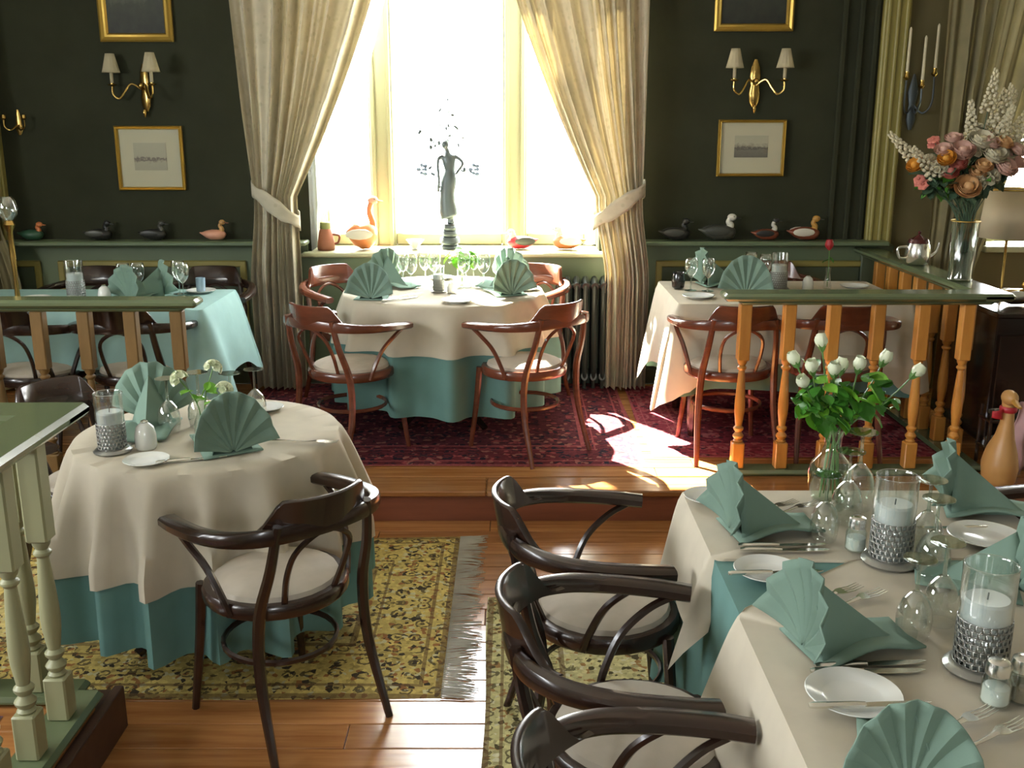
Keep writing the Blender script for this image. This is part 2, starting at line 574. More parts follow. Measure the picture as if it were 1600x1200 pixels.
# ================================================================== STRUCTURE
PZ = 0.15          # platform height
WY = 6.50          # face of the window wall
STEP = 4.47        # front of the window platform

# floor slab with planks
fl = struct(MB().box((0.1, 0.98, -0.06), (9.3, 7.3, 0.10)).obj('floor', 'subfloor'))
def plank_mesh(L, W=0.128):
    return MB().box((0, 0, 0), (L - 0.003, W - 0.004, 0.02), bev=0.002).mesh('plank', 'floor', smooth=False)
PLK = {L: plank_mesh(L) for L in (1.8, 2.3, 2.8)}
def plank_row(y, z, x0, x1, parent):
    x = x0
    seq = [2.8, 1.8, 2.3]
    random.shuffle(seq)
    i = random.randint(0, 2)
    x -= random.choice((0.3, 0.7, 1.1, 1.5))
    while x < x1 - 0.4:
        L = seq[i % 3]; i += 1
        if x >= x0 - 1.6 and x + L > x0 + 0.1:
            inst('plank', PLK[L], parent, (x + L / 2, y, z))
        x += L
y = STEP - 0.07
while y > 1.3:
    plank_row(y, 0.0 - 0.01, -2.6, 2.4, fl)
    y -= 0.128
# window platform
pf = struct(MB().box((0.1, (STEP + 0.02 + 6.6) / 2, PZ / 2 - 0.01), (9.3, 6.6 - STEP - 0.02, PZ - 0.02)).obj('floor_platform', 'subfloor'))
MB().box((0.1, STEP + 0.007, 0.052), (9.3, 0.024, 0.144), bev=0.002).obj('riser', 'riser', pf)
inst('step_nosing', MB().box((0, 0, 0), (3.2, 0.20, 0.028), bev=0.006).mesh('step_nosing', 'floor', smooth=False), pf, (-1.72, STEP + 0.075, PZ - 0.014))
inst('step_nosing', MB().box((0, 0, 0), (3.4, 0.20, 0.028), bev=0.006).mesh('step_nosing', 'floor', smooth=False), pf, (1.582, STEP + 0.075, PZ - 0.014))
y = STEP + 0.245
while y < WY:
    plank_row(y, PZ - 0.01, -3.1, 3.0, pf)
    y += 0.128
# side platform under the painted balustrade
sp = struct(MB().box((-2.85, 1.0, 0.065), (3.3, 3.56, 0.13)).obj('floor_side_platform', 'dark_riser'))
sp_b = MB().box((0, 0, 0), (2.2, 0.14, 0.022), bev=0.003).mesh('plank', 'floor', smooth=False)
for k in range(9):
    inst('plank', sp_b, sp, (-2.32, 2.60 - 0.143 * k, 0.139))
fasc = MB().box((-1.195, 1.4, 0.07), (0.03, 2.78, 0.14), bev=0.003).obj('fascia', 'dark_riser', sp)
# walls
def wallbox(name, c, d, m='plaster', parent=None):
    return struct(MB().box(c, d).obj(name, m, parent, smooth=False))
OX0, OX1, OZ0, OZ1 = -1.27, 0.55, 1.0, 3.25        # window opening
O2X0, O2X1 = 3.0, 4.25                              # second window
wallback = struct(bpy.data.objects.new('wall_back', None)); C.objects.link(wallback)
YC, YD = WY + 0.225, 0.45
def wb(x0, x1, z0, z1, m='wall', n='wall_segment'):
    MB().box(((x0 + x1) / 2, YC, (z0 + z1) / 2), (x1 - x0, YD, z1 - z0)).obj(n, m, wallback, smooth=False)
wb(-4.7, OX0, 0, 3.6)
wb(OX0, OX1, 0, OZ0 - 0.03)
wb(OX0, OX1, OZ1, 3.6)
wb(OX1, 2.33, 0, 3.6)
wb(2.33, O2X0, 0, 3.6, 'olive_wall')
wb(O2X0, O2X1, 0, OZ0, 'olive_wall')
wb(O2X0, O2X1, OZ1, 3.6, 'olive_wall')
wb(O2X1, 4.9, 0, 3.6, 'olive_wall')
# dark pilaster strips beside the gilt trim
for x in (2.00, 2.10, 2.19):
    MB().box((x, WY - 0.012, 2.3), (0.03, 0.03, 2.6), bev=0.006).obj('pilaster_bead', 'wall', wallback)
def side_wall(name, x, sgn):
    w = struct(bpy.data.objects.new(name, None)); C.objects.link(w)
    if sgn > 0:
        MB().box((x, 2.2, 1.8), (0.2, 9.5, 3.6)).obj('wall_segment', 'plaster', w, smooth=False)
        return
    segs = [(-2.5, LWY[0] - .9, 0, 3.6), (LWY[0] + .9, LWY[1] - .9, 0, 3.6), (LWY[1] + .9, 6.95, 0, 3.6)]
    for yy in LWY:
        segs += [(yy - .9, yy + .9, 0, 1.68), (yy - .9, yy + .9, 2.72, 3.6)]
    for a, b, c, d in segs:
        MB().box((x, (a + b) / 2, (c + d) / 2), (0.2, b - a, d - c)).obj('wall_segment', 'plaster', w, smooth=False)
    for yy in LWY:
        f = struct(bpy.data.objects.new('window_3', None)); C.objects.link(f); f.location = (x, yy, 2.2)
        fm = MB()
        for dy in (-0.87, 0, 0.87): fm.box((0, dy, 0), (0.07, 0.06, 1.04))
        for dz in (-0.49, 0.49): fm.box((0, 0, dz), (0.06, 1.8, 0.06))
        fm.obj('window_frame', 'window', f, smooth=False)
        MB().box((0, 0, 0), (0.008, 1.74, 0.98)).obj('pane', 'pane', f, smooth=False)
side_wall('wall_left', -4.62, -1)
side_wall('wall_right', 4.82, 1)
wf = struct(bpy.data.objects.new('wall_front', None)); C.objects.link(wf)
for a, b, c, d in ((-4.7, -0.15, 0, 3.6), (0.55, 4.9, 0, 3.6), (-0.15, 0.55, 0, 1.68), (-0.15, 0.55, 2.72, 3.6)):
    MB().box(((a + b) / 2, -2.6, (c + d) / 2), (b - a, 0.2, d - c)).obj('wall_segment', 'plaster', wf, smooth=False)
wn = struct(bpy.data.objects.new('added_fill_window', None)); C.objects.link(wn); wn.location = (0.2, -2.6, 2.2)  # opening added behind the camera to let in fill light
fm_ = MB()
for dx in (-0.32, 0.32): fm_.box((dx, 0, 0), (0.06, 0.07, 1.04))
for dz in (-0.49, 0.49): fm_.box((0, 0, dz), (0.7, 0.06, 0.06))
fm_.obj('window_frame', 'window', wn, smooth=False)
MB().box((0, 0, 0), (0.64, 0.008, 0.98)).obj('pane', 'pane', wn, smooth=False)
struct(MB().box((0.1, 2.15, 3.65), (9.7, 9.7, 0.1)).obj('ceiling', 'ceiling', smooth=False))

# wainscot, ledge, mouldings, skirting
def wainscot(x0, x1, panels, ledge=True, zt=1.05):
    MB().box(((x0 + x1) / 2, WY - 0.015, (PZ + zt) / 2), (x1 - x0, 0.03, zt - PZ)).obj('wainscot', 'sage', wallback, smooth=False)
    if ledge:
        MB().box(((x0 + x1) / 2, WY - 0.075, 1.065), (x1 - x0 + 0.02, 0.15, 0.03), bev=0.008).obj('ledge', 'sage', wallback)
    for a, b in panels:
        p = MB().box(((a + b) / 2, WY - 0.032, 0.62), (b - a, 0.008, 0.62)).obj('panel', 'sage_dark', wallback, smooth=False)
        z0, z1 = 0.31, 0.93
        pts = [(a, 0, z0), (b, 0, z0), (b, 0, z1), (a, 0, z1)]
        mm = MB()
        for (c, d) in (((a + b) / 2, z0), ((a + b) / 2, z1)):
            mm.box((c, WY - 0.04, d), (b - a + 0.04, 0.025, 0.04), bev=0.006)
        for (c, d) in ((a, 0.62), (b, 0.62)):
            mm.box((c, WY - 0.0405, d), (0.04, 0.026, z1 - z0 + 0.038), bev=0.006)
        mm.obj('panel_moulding', 'olive', wallback)
wainscot(-4.6, OX0 - 0.02, [(-4.0, -3.0), (-2.85, -1.70)])
wainscot(OX1 + 0.12, 2.33, [(0.93, 1.55), (1.68, 2.22)])
wainscot(OX0 - 0.02, OX1 + 0.12, [], ledge=False, zt=0.973)
struct(MB().box((0.1, WY - 0.045, PZ + 0.05), (9.3, 0.03, 0.10), bev=0.006).obj('baseboard_back', 'sage_dark'))
# gilt pilaster trims closing the alcove
def gilt_trim(n, x):
    t = struct(bpy.data.objects.new(n, None)); C.objects.link(t); t.location = (x, WY - 0.02, 0)
    MB().box((0, 0, 2.3), (0.16, 0.06, 2.5), bev=0.008).obj('trim_board', 'olive', t)
    for dx in (-0.055, 0.0, 0.055):
        MB().sweep([(dx, -0.035, 1.06), (dx, -0.035, 3.5)], 0.012, 8).obj('trim_bead', 'olive', t)
    MB().box((0, 0, 0.60), (0.20, 0.08, 0.9), bev=0.008).obj('trim_plinth', 'sage_dark', t)
gilt_trim('trim_1', 2.30)
gilt_trim('trim_2', -3.23)

# window one: sill, frame, mullions, transoms, panes
def window_main():
    w = struct(bpy.data.objects.new('window_1', None)); C.objects.link(w)
    Yw = 6.87
    MB().box(((OX0 + OX1) / 2 , (6.40 + Yw) / 2, 0.99), (OX1 - OX0 + 0.10, Yw - 6.40, 0.03), bev=0.008).obj('window_sill', 'window', w)
    def post(x0, x1, n='mullion'):
        mm = MB().box(((x0 + x1) / 2, Yw, 2.12), (x1 - x0, 0.09, 2.26), bev=0.008)
        mm.box((x0 + 0.03, Yw - 0.055, 2.12), (0.03, 0.03, 2.26), bev=0.006)
        mm.box((x1 - 0.03, Yw - 0.055, 2.12), (0.03, 0.03, 2.26), bev=0.006)
        mm.obj(n, 'window', w)
    post(OX0, OX0 + 0.07, 'jamb'); post(OX1 - 0.07, OX1, 'jamb')
    post(-0.93, -0.765); post(-0.064, 0.10)
    def bar(x0, x1, z0, z1, n):
        MB().box(((x0 + x1) / 2, Yw - 0.005, (z0 + z1) / 2), (x1 - x0, 0.075, z1 - z0), bev=0.008).obj(n, 'window', w)
    for a, b in ((OX0 + 0.07, -0.93), (-0.765, -0.064), (0.10, OX1 - 0.07)):
        bar(a, b, 1.005, 1.085, 'bottom_rail')
        bar(a, b, 3.16, 3.25, 'top_rail')
        for z0, z1 in ((1.085, 3.16),):
            MB().box(((a + b) / 2, Yw + 0.01, (z0 + z1) / 2), (b - a + 0.01, 0.006, z1 - z0 + 0.01)).obj('pane', 'pane', w, smooth=False)
window_main()
def window_side():
    w = struct(bpy.data.objects.new('window_2', None)); C.objects.link(w)
    fm = MB()
    for x in (O2X0 + 0.04, (O2X0 + O2X1) / 2, O2X1 - 0.04): fm.box((x, 6.8, 2.12), (0.07, 0.08, 2.25))
    for z in (1.04, 2.3, 3.21): fm.box(((O2X0 + O2X1) / 2, 6.8, z), (O2X1 - O2X0, 0.07, 0.08))
    fm.obj('window_frame', 'window', w, smooth=False)
    MB().box(((O2X0 + O2X1) / 2, 6.82, 2.12), (1.2, 0.006, 2.2)).obj('pane', 'pane', w, smooth=False)
    MB().box(((O2X0 + O2X1) / 2, 6.62, 1.02), (1.3, 0.36, 0.04), bev=0.006).obj('window_sill', 'window', w)
    b = thing('window_blind', 'slatted blind hanging in the bright window behind the mixed bouquet', 'blind', ((O2X0 + O2X1) / 2, 6.70, 0))
    sl = MB().grid(lambda u, v: ((u - 0.5) * 1.16, (v - 0.5) * 0.046, 0.012 * math.sin(PI * v) + (v - 0.5) * 0.030), 1, 4).mesh('slat', mat('blind_slat_paint', (0.35, 0.34, 0.29), 0.5))
    for k in range(34):
        inst('slat', sl, b, (0, 0, 1.56 + 0.05 * k))
    for dx in (-0.45, 0.45):
        MB().sweep([(dx, 0, 1.5), (dx, 0, 3.24)], 0.002, 5).obj('cord', 'fringe', b)
    MB().box((0, 0, 1.52), (1.16, 0.03, 0.02)).obj('bottom_bar', 'window', b, smooth=False)
    MB().box((0, 0, 3.24), (1.18, 0.05, 0.04)).obj('head_box', 'window', b, smooth=False)
window_side()

# ================================================================== RUGS
def rug(name, label, hx, hy, m, loc, fringe=(), rz=0.0, th=0.008):
    t = thing(name, label, 'rug', loc, rz)
    nx, ny = int(hx * 20), int(hy * 20)
    rnd = random.Random(len(label))
    ph = rnd.random() * 6
    def top(u, v):
        x, y = (u * 2 - 1) * hx, (v * 2 - 1) * hy
        e = min(hx - abs(x), hy - abs(y))
        return (x + 0.006 * math.sin(y * 5 + ph), y + 0.006 * math.sin(x * 4 + ph), th * min(1, e / 0.01 + 0.05) + 0.001 * math.sin(x * 9 + y * 7))
    MB().grid(top, nx, ny).obj('pile', m, t)
    for sgn in fringe:
        n = int(hy * 2 / 0.011)
        mm = MB()
        for i in range(n):
            y0 = -hy + (i + 0.5) * 2 * hy / n
            L = rnd.uniform(0.07, 0.12)
            dy = 0.025 * math.sin(i * 0.21 + ph) + rnd.uniform(-0.012, 0.012)
            x0 = sgn * hx
            for k in range(2):
                a = rnd.uniform(-0.006, 0.006)
                mm.sweep([(x0 - sgn * 0.005, y0, 0.006), (x0 + sgn * L * 0.5, y0 + dy * 0.4 + a, 0.007), (x0 + sgn * L, y0 + dy + a * 2, 0.004)], [0.0028, 0.0024, 0.0012], 3, cap=False)
        f = mm.obj('fringe', 'fringe', t)
        f['kind'] = 'stuff'
    return t
rug('oriental_rug', 'gold and black floral rug with cream fringe under the round table by the balustrade', 1.05, 0.66, 'rug_gold', (-1.275, 3.60, 0.001), (1, -1))
rug('oriental_rug', 'pale gold runner rug with dark motifs under the chairs of the long table', 0.56, 1.05, 'rug_pale', (0.47, 2.62, 0.001))
rug('oriental_rug', 'maroon medallion rug on the platform under the round window table', 1.12, 0.84, 'rug_red', (-0.45, 5.64, PZ + 0.001))
rug('oriental_rug', 'crimson rug on the platform under the table behind the varnished balusters', 0.75, 0.72, 'rug_wine', (1.46, 5.66, PZ + 0.001))
rug('oriental_rug', 'purple patterned rug seen between the painted balusters', 0.5, 0.9, 'rug_purple', (-1.95, 1.70, 0.152))

# ================================================================== BALUSTRADES
def baluster_mesh(m, h=0.835, fat=1.0):
    k = fat
    mm = MB()
    mm.box((0, 0, h - 0.135), (0.056 * k, 0.056 * k, 0.27), bev=0.005)
    mm.box((0, 0, 0.065), (0.058 * k, 0.058 * k, 0.13), bev=0.005)
    z0, z1 = 0.128, h - 0.268
    L = z1 - z0
    prof = [(0.020, 0.0), (0.024, 0.02), (0.017, 0.04), (0.025, 0.065), (0.027, 0.085), (0.018, 0.115), (0.015, 0.13), (0.024, 0.16), (0.025, 0.18), (0.016, 0.205),
            (0.019, 0.26), (0.024, 0.36), (0.0255, 0.45), (0.023, 0.58), (0.0185, 0.75), (0.0155, 0.85), (0.0145, 0.875), (0.023, 0.90), (0.023, 0.915), (0.015, 0.935), (0.022, 0.965), (0.024, 1.0)]
    mm.lathe([(r * k, z0 + t * L) for r, t in prof], 12)
    return mm.mesh('baluster', m, angle=35)
def rail_run(mm, p, q, w, z, h):
    d = Vector((q[0] - p[0], q[1] - p[1], 0)); L = d.length; a = math.atan2(d.y, d.x)
    c = ((p[0] + q[0]) / 2, (p[1] + q[1]) / 2, z)
    mm.box(c, (L, w, h), rz=a, bev=0.012)
def balustrade(label, corners, spots, m, ztop=1.037, z0=PZ, w=0.15, basemat='rail', fat=1.0):
    t = thing('balustrade', label, 'railing', (corners[0][0], corners[0][1], z0))
    o = Vector((corners[0][0], corners[0][1], 0))
    loc = lambda p: (p[0] - o.x, p[1] - o.y)
    top, und, bs = MB(), MB(), MB()
    for i, (p, q) in enumerate(zip(corners, corners[1:])):
        d = Vector((q[0] - p[0], q[1] - p[1])).normalized()
        e = w / 2 + 0.01 * i * 0
        p2 = (p[0] - d.x * e, p[1] - d.y * e); q2 = (q[0] + d.x * e, q[1] + d.y * e)
        rail_run(top, loc(p2), loc(q2), w, ztop - 0.018 - z0 - 0.0005 * i, 0.036)
        rail_run(und, loc(p), loc(q), w * 0.62, ztop - 0.045 - z0 - 0.0005 * i, 0.022)
        rail_run(bs, loc(p), loc(q), w * 0.8, 0.016 + 0.0005 * i, 0.03)
    top.obj('handrail', 'rail', t); und.obj('rail_moulding', 'rail', t); bs.obj('base_rail', basemat, t)
    bm_ = baluster_mesh(m, ztop - 0.055 - z0 - 0.030, fat)
    for x, y in spots:
        inst('baluster', bm_, t, (x - o.x, y - o.y, 0.030), (0, 0, 0))
    return t
balustrade('green handrail on honey-varnished turned balusters, vase of mixed flowers on its corner', [(1.05, 4.70), (2.23, 4.70), (2.23, 6.42)],
           [(1.085 + 0.207 * k, 4.70) for k in range(6)] + [(2.23, 4.93 + 0.21 * k) for k in range(7)], 'baluster')
balustrade('green handrail on brown turned balusters in front of the pale teal table', [(-3.2, 4.52), (-1.46, 4.52)],
           [(-1.50 - 0.208 * k, 4.52) for k in range(8)], 'baluster_dark', w=0.13)
balustrade('broad green handrail on pale olive painted balusters at the side platform corner', [(-1.265, 0.4), (-1.265, 2.705), (-3.0, 2.705)],
           [(-1.265, 2.56 - 0.185 * k) for k in range(10)] + [(-1.40 - 0.185 * k, 2.705) for k in range(8)], 'painted', w=0.155, fat=1.05)

# ================================================================== CHAIRS
def make_chair(m):
    t = thing('bentwood_armchair', '', 'chair')
    for s in (-1, 1):
        MB().sweep(smooth_path([(s * .168, .165, .435), (s * .178, .18, .25), (s * .20, .205, 0.0)], 5), [.017, .016, .012], 8).obj('leg', m, t)
        MB().sweep(smooth_path([(s * .150, -.262, .735), (s * .165, -.235, .60), (s * .180, -.185, .44), (s * .190, -.19, .25), (s * .205, -.265, 0.0)], 5), [.014, .016, .018, .017, .012], 8).obj('leg', m, t)
        MB().sweep(smooth_path([(s * .262, .115, .662), (s * .258, .05, .625), (s * .240, -.015, .565), (s * .220, -.055, .48), (s * .205, -.07, .42)], 5), [.011, .011, .011], 6).obj('arm_support', m, t)
    ring = [(0.205 * math.cos(a), 0.01 + 0.20 * math.sin(a), .432) for a in [2 * PI * i / 28 for i in range(28)]]
    MB().sweep(ring, [(.018, .024)], 8, closed=True, up=(0, 0, 1), sq=3.5).obj('seat_frame', m, t)
    MB().lathe([(.02, .425), (.19, .43), (.197, .448), (.188, .468), (.155, .482), (.10, .49), (.04, .493)], 28, (0, .01, 0), sy=0.98).obj('seat', 'seat', t)
    fr = [(0.172 * math.cos(a), 0.005 + 0.175 * math.sin(a), .255) for a in [2 * PI * i / 28 for i in range(28)]]
    MB().sweep(fr, [(.008, .011)], 6, closed=True, up=(0, 0, 1)).obj('foot_ring', m, t)
    half = [(.262, .155, .668), (.272, .07, .675), (.272, -.05, .684), (.245, -.165, .695), (.165, -.25, .705), (.0, -.285, .71)]
    path = [(-x, y, z) for x, y, z in half[:-1]] + half[::-1]
    path = smooth_path(path, 5)
    prof = [(.030, .017), (.031, .018), (.029, .019), (.023, .022), (.014, .026), (.012, .027), (.014, .026), (.023, .022), (.029, .019), (.031, .018), (.030, .017)]
    MB().sweep(path, prof, 10, up=(0, 0, 1), sq=3.2).obj('arm_rail', m, t)
    # crest board standing on the rear of the arm rail
    def crest(u, v):
        # u around the section, v along the arc
        q = v * 2 - 1
        x = q * .205
        yb = -.285 + .285 * (abs(q) ** 2.2) * .42
        h = .804 if abs(q) < .60 else .804 - (.804 - .706) * (0.5 - 0.5 * math.cos(PI * min(1, (abs(q) - .60) / .32)))
        lean = -.018
        th = .010
        sec = [(-th, .702, 0), (th, .702, 0), (th, h - .004, 1), (th * .4, h, 1), (-th * .4, h, 1), (-th, h - .004, 1)]
        d, z, k = sec[int(round(u * 6)) % 6]
        nx = q * .55
        nl = math.hypot(nx, 1)
        return (x + d * nx / nl * -1, yb + d / nl + lean * (z - .70) / .1, z)
    mm = MB().grid(crest, 6, 32, closeu=True)
    mm.f.append(tuple(range(6))); mm.f.append(tuple(32 * 6 + i for i in range(6)))
    mm.obj('crest', m, t, angle=50)
    MB().sweep(smooth_path([(-.085, -.165, .44), (-.10, -.215, .56), (-.085, -.255, .645), (0, -.272, .69), (.085, -.255, .645), (.10, -.215, .56), (.085, -.165, .44)], 5), .0095, 6).obj('back_hoop', m, t)
    return t
def chair(key, label, x, y, z, rz, group='bentwood armchairs'):
    return place('chair_' + key, lambda: make_chair(key), label, (x, y, z), R(rz), group)
chair('chair', 'dark bentwood armchair on the gold fringed rug, back turned to the room', -0.715, 2.885, 0, 45)
chair('chair', 'dark bentwood armchair mostly hidden between the round table and the painted balustrade', -1.62, 3.78, 0, -125)
chair('chair', 'dark bentwood armchair at the long table, next to the platform step', 0.255, 2.70, 0, -88)
chair('chair', 'bentwood armchair at the long table, middle one of the row of three', 0.275, 2.075, 0, -93)
chair('chair', 'bentwood armchair at the long table, cut off by the bottom of the picture', 0.31, 1.475, 0, -90)
chair('chair', 'dark armchair across the long table, only its curved arm in view', 1.60, 2.74, 0, 90)
chair('chair_haze_red', 'haze-tinted dark bentwood armchair at the round window table beside the radiator', 0.07, 5.09, PZ, 43)
chair('chair_haze_red', 'haze-tinted dark bentwood armchair at the round window table, facing it from the rug edge', -0.82, 5.05, PZ, -36)
chair('chair_haze_red', 'bentwood armchair between the round window table and the tied curtain with the jar', -0.94, 6.02, PZ, -138)
chair('chair_haze_red', 'bentwood armchair behind the round window table, half hiding the radiator', 0.03, 6.05, PZ, 142)
chair('chair_haze_red', 'haze-tinted dark bentwood armchair behind the first two varnished balusters', 1.10, 5.07, PZ, 3)
chair('chair_haze_red', 'haze-tinted dark bentwood armchair behind the varnished balusters, farther from the step gap', 1.63, 5.07, PZ, -4)
chair('chair_haze_red', 'bentwood armchair at the wainscot beneath the painted ducks, behind the red rose', 1.62, 6.14, PZ, 180)
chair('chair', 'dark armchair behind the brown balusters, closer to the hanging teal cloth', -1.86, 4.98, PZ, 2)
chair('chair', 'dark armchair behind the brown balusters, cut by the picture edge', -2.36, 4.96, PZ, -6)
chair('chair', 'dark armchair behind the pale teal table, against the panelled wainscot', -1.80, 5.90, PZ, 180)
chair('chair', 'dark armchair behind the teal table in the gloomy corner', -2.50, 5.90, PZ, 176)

# ================================================================== TABLES AND CLOTHS
def round_table(label, x, y, z, r, h=0.737):
    t = thing('round_table', label, 'table', (x, y, z))
    MB().lathe([(r - .03, h - .03), (r - .005, h - .025), (r - .005, h - .004), (r - .012, h)], 40).obj('tabletop', 'chair', t)
    MB().lathe([(.06, .06), (.05, .12), (.035, .2), (.045, .45), (.03, .6), (.07, h - .03)], 14).obj('pedestal', 'chair', t)
    for k in range(4):
        a = PI / 4 + k * PI / 2
        MB().sweep(smooth_path([(.03 * math.cos(a), .03 * math.sin(a), .16), (.16 * math.cos(a), .16 * math.sin(a), .12), (.33 * math.cos(a), .33 * math.sin(a), .018)], 4), [.026, .022, .018], 8).obj('foot', 'chair', t)
    return t
def rect_table(label, x0, x1, y0, y1, z, h=0.737):
    t = thing('dining_table', label, 'table', ((x0 + x1) / 2, (y0 + y1) / 2, z))
    a, b = (x1 - x0) / 2 - .01, (y1 - y0) / 2 - .01
    MB().box((0, 0, h - .015), (2 * a, 2 * b, .03), bev=.005).obj('tabletop', 'chair', t)
    for sx in (-1, 1):
        for sy in (-1, 1):
            MB().lathe([(.02, 0), (.03, .1), (.032, h - .1), (.035, h - .03)], 8, (sx * (a - .09), sy * (b - .09), 0)).obj('leg', 'chair', t)
    return t
def round_cloth(name, label, x, y, z, r, drop, m, nf=11, amp=0.05, seed=1, flare=0.10, group=None, wave=0.02):
    rnd = random.Random(seed)
    ph = [rnd.random() * 6.28 for _ in range(6)]
    rings = [0.0, .35, .7, .93, 1.0]
    def fold(a):
        f = math.cos(nf * a + ph[0] + 0.7 * math.sin(2 * a + ph[1]))
        f = 2 * (0.5 + 0.5 * f) ** 1.7 - 0.75
        return 0.85 * f + 0.25 * math.cos((nf * 0.6 // 1) * a + ph[2])
    nd_ = 12
    def fn(u, v):
        a = 2 * PI * u
        if v <= 0.25:
            rr = r * (v / 0.25)
            return (rr * math.cos(a), rr * math.sin(a), 0.0)
        d = (v - 0.25) / 0.75
        D = drop * (1 + wave * math.sin(3 * a + ph[3]))
        e = 1 - math.exp(-d * D / 0.04)
        out = 0.012 * e + flare * d * D + amp * fold(a) * min(1, d * D / 0.30) ** 0.9 + amp * 0.6 * min(1, d * D / 0.30) ** 0.9
        return ((r + out) * math.cos(a), (r + out) * math.sin(a), -(d * D) - 0.0 + 0.004 * (1 - d))
    o = MB().grid(fn, 144, 20, closeu=True).obj(name, m, None, angle=70)
    o.location = (x, y, z)
    return tag(o, label, 'tablecloth', group)
def poly_cloth(name, label, poly, z, drops, m, seed=1, flare=0.10, amp=0.03, freq=14, corner=0.12, ex=0.12, group=None, rad=0.03):
    """cloth over a polygonal top (counter-clockwise); drops: hang per edge"""
    rnd = random.Random(seed)
    ph = [rnd.random() * 6.28 for _ in range(4)]
    n = len(poly)
    P = [Vector((p[0], p[1])) for p in poly]
    cen = sum(P, Vector((0, 0))) / n
    pts = []                                     # (pos, normal, drop, cornerness, s)
    s = 0
    for i in range(n):
        a, b = P[i], P[(i + 1) % n]
        L = (b - a).length
        d = (b - a) / L
        nn = Vector((d.y, -d.x))
        pn = (a - P[i - 1]).normalized(); pn = Vector((pn.y, -pn.x))
        bi = (nn + pn).normalized()
        for k in range(3):                       # rounded corner
            f = k / 3
            nr = (pn * (1 - f) + nn * f).normalized()
            inn = a - bi * rad * 1.3
            dr = drops[i - 1] * (1 - f) + drops[i] * f
            pts.append((inn + nr * rad, nr, dr, 1.0, s))
        cnt = max(6, int(L / 0.03))
        for k in range(cnt):
            f = k / (cnt - 1)
            p = a + d * (rad + (L - 2 * rad) * f)
            g = min(f, 1 - f) * L
            both = drops[i - 1] if f < .5 else drops[(i + 1) % n]
            ck = math.exp(-(g / corner) ** 2) * (1.0 if both > 0.05 else 0.0)
            pts.append((p, nn, drops[i], ck, s + L * f))
        s += L
    N = len(pts)
    def fn(u, v):
        p, nr, D, ck, ss = pts[int(round(u * N)) % N]
        if v <= 0.2501:
            q = cen + (p - cen) * (v / 0.25)
            return (q.x - cen.x, q.y - cen.y, 0)
        d = (v - 0.25) / 0.75
        D2 = max(D, 0.0) * (1 + 0.03 * math.sin(ss * 5 + ph[0])) + (ex * ck if D > 0.05 else 0)
        dd = d * D2
        f = math.sin(ss * freq + ph[1] + 0.6 * math.sin(ss * 3 + ph[2]))
        e = 1 - math.exp(-dd / 0.03)
        out = 0.010 * e + flare * dd + amp * (f * 0.7 + 0.6) * min(1, dd / 0.3) + ck * 0.10 * dd
        if D <= 0.05: out = 0.004 * d
        q = p + nr * out
        return (q.x - cen.x, q.y - cen.y, -dd + 0.003 * (1 - d) - (0.003 if D <= .05 else 0) * d)
    o = MB().grid(fn, N, 16, closeu=True).obj(name, m, None, angle=60)
    o.location = (cen.x, cen.y, z)
    return tag(o, label, 'tablecloth', group)

# round table by the painted balustrade
round_table('round pedestal table under cream and teal cloths by the painted balustrade', -1.06, 3.43, 0, .44)
round_cloth('tablecloth', 'teal undercloth showing below the cream cloth on the round table by the painted balustrade', -1.06, 3.43, .741, .44, .60, 'teal', 16, .060, 3, .02)
round_cloth('tablecloth', 'cream cloth draped in deep folds over the round table by the painted balustrade', -1.06, 3.43, .746, .448, .37, 'cream', 16, .064, 3, .03)
# round window table
round_table('round pedestal table with brass-tipped feet under cloths at the window', -0.38, 5.62, PZ, .54)
round_cloth('tablecloth', 'grey-green undercloth hanging long below the cream cloth on the round window table', -0.38, 5.62, .891, .54, .57, 'teal', 14, .055, 8, .0)
round_cloth('tablecloth', 'sunlit cream cloth on the round window table', -0.38, 5.62, .896, .548, .25, 'cream', 14, .056, 8, .03)
# teal table
rect_table('rectangular table under the pale teal cloth behind the brown balusters', -2.85, -1.55, 5.03, 5.66, PZ)
poly_cloth('tablecloth', 'pale teal cloth with a long hanging end behind the brown balusters', [(-2.86, 5.02), (-1.54, 5.02), (-1.54, 5.67), (-2.86, 5.67)], .893, [.30, .36, .30, .30], 'pale_teal', 4, .16, .02, 11, .14, .10)
# varnished baluster table
rect_table('rectangular table under cream and teal cloths behind the varnished balusters', .87, 2.05, 5.19, 5.94, PZ)
poly_cloth('tablecloth', 'teal undercloth under the cream cloth behind the varnished balusters', [(.86, 5.18), (2.06, 5.18), (2.06, 5.95), (.86, 5.95)], .890, [.45, .45, .45, .45], 'teal', 5, .01, .008, 12, .10, .03)
poly_cloth('tablecloth', 'cream cloth with a sunlit pointed corner behind the varnished balusters', [(.855, 5.175), (2.065, 5.175), (2.065, 5.955), (.855, 5.955)], .896, [.30, .30, .30, .42], 'cream', 6, .07, .022, 12, .13, .16)
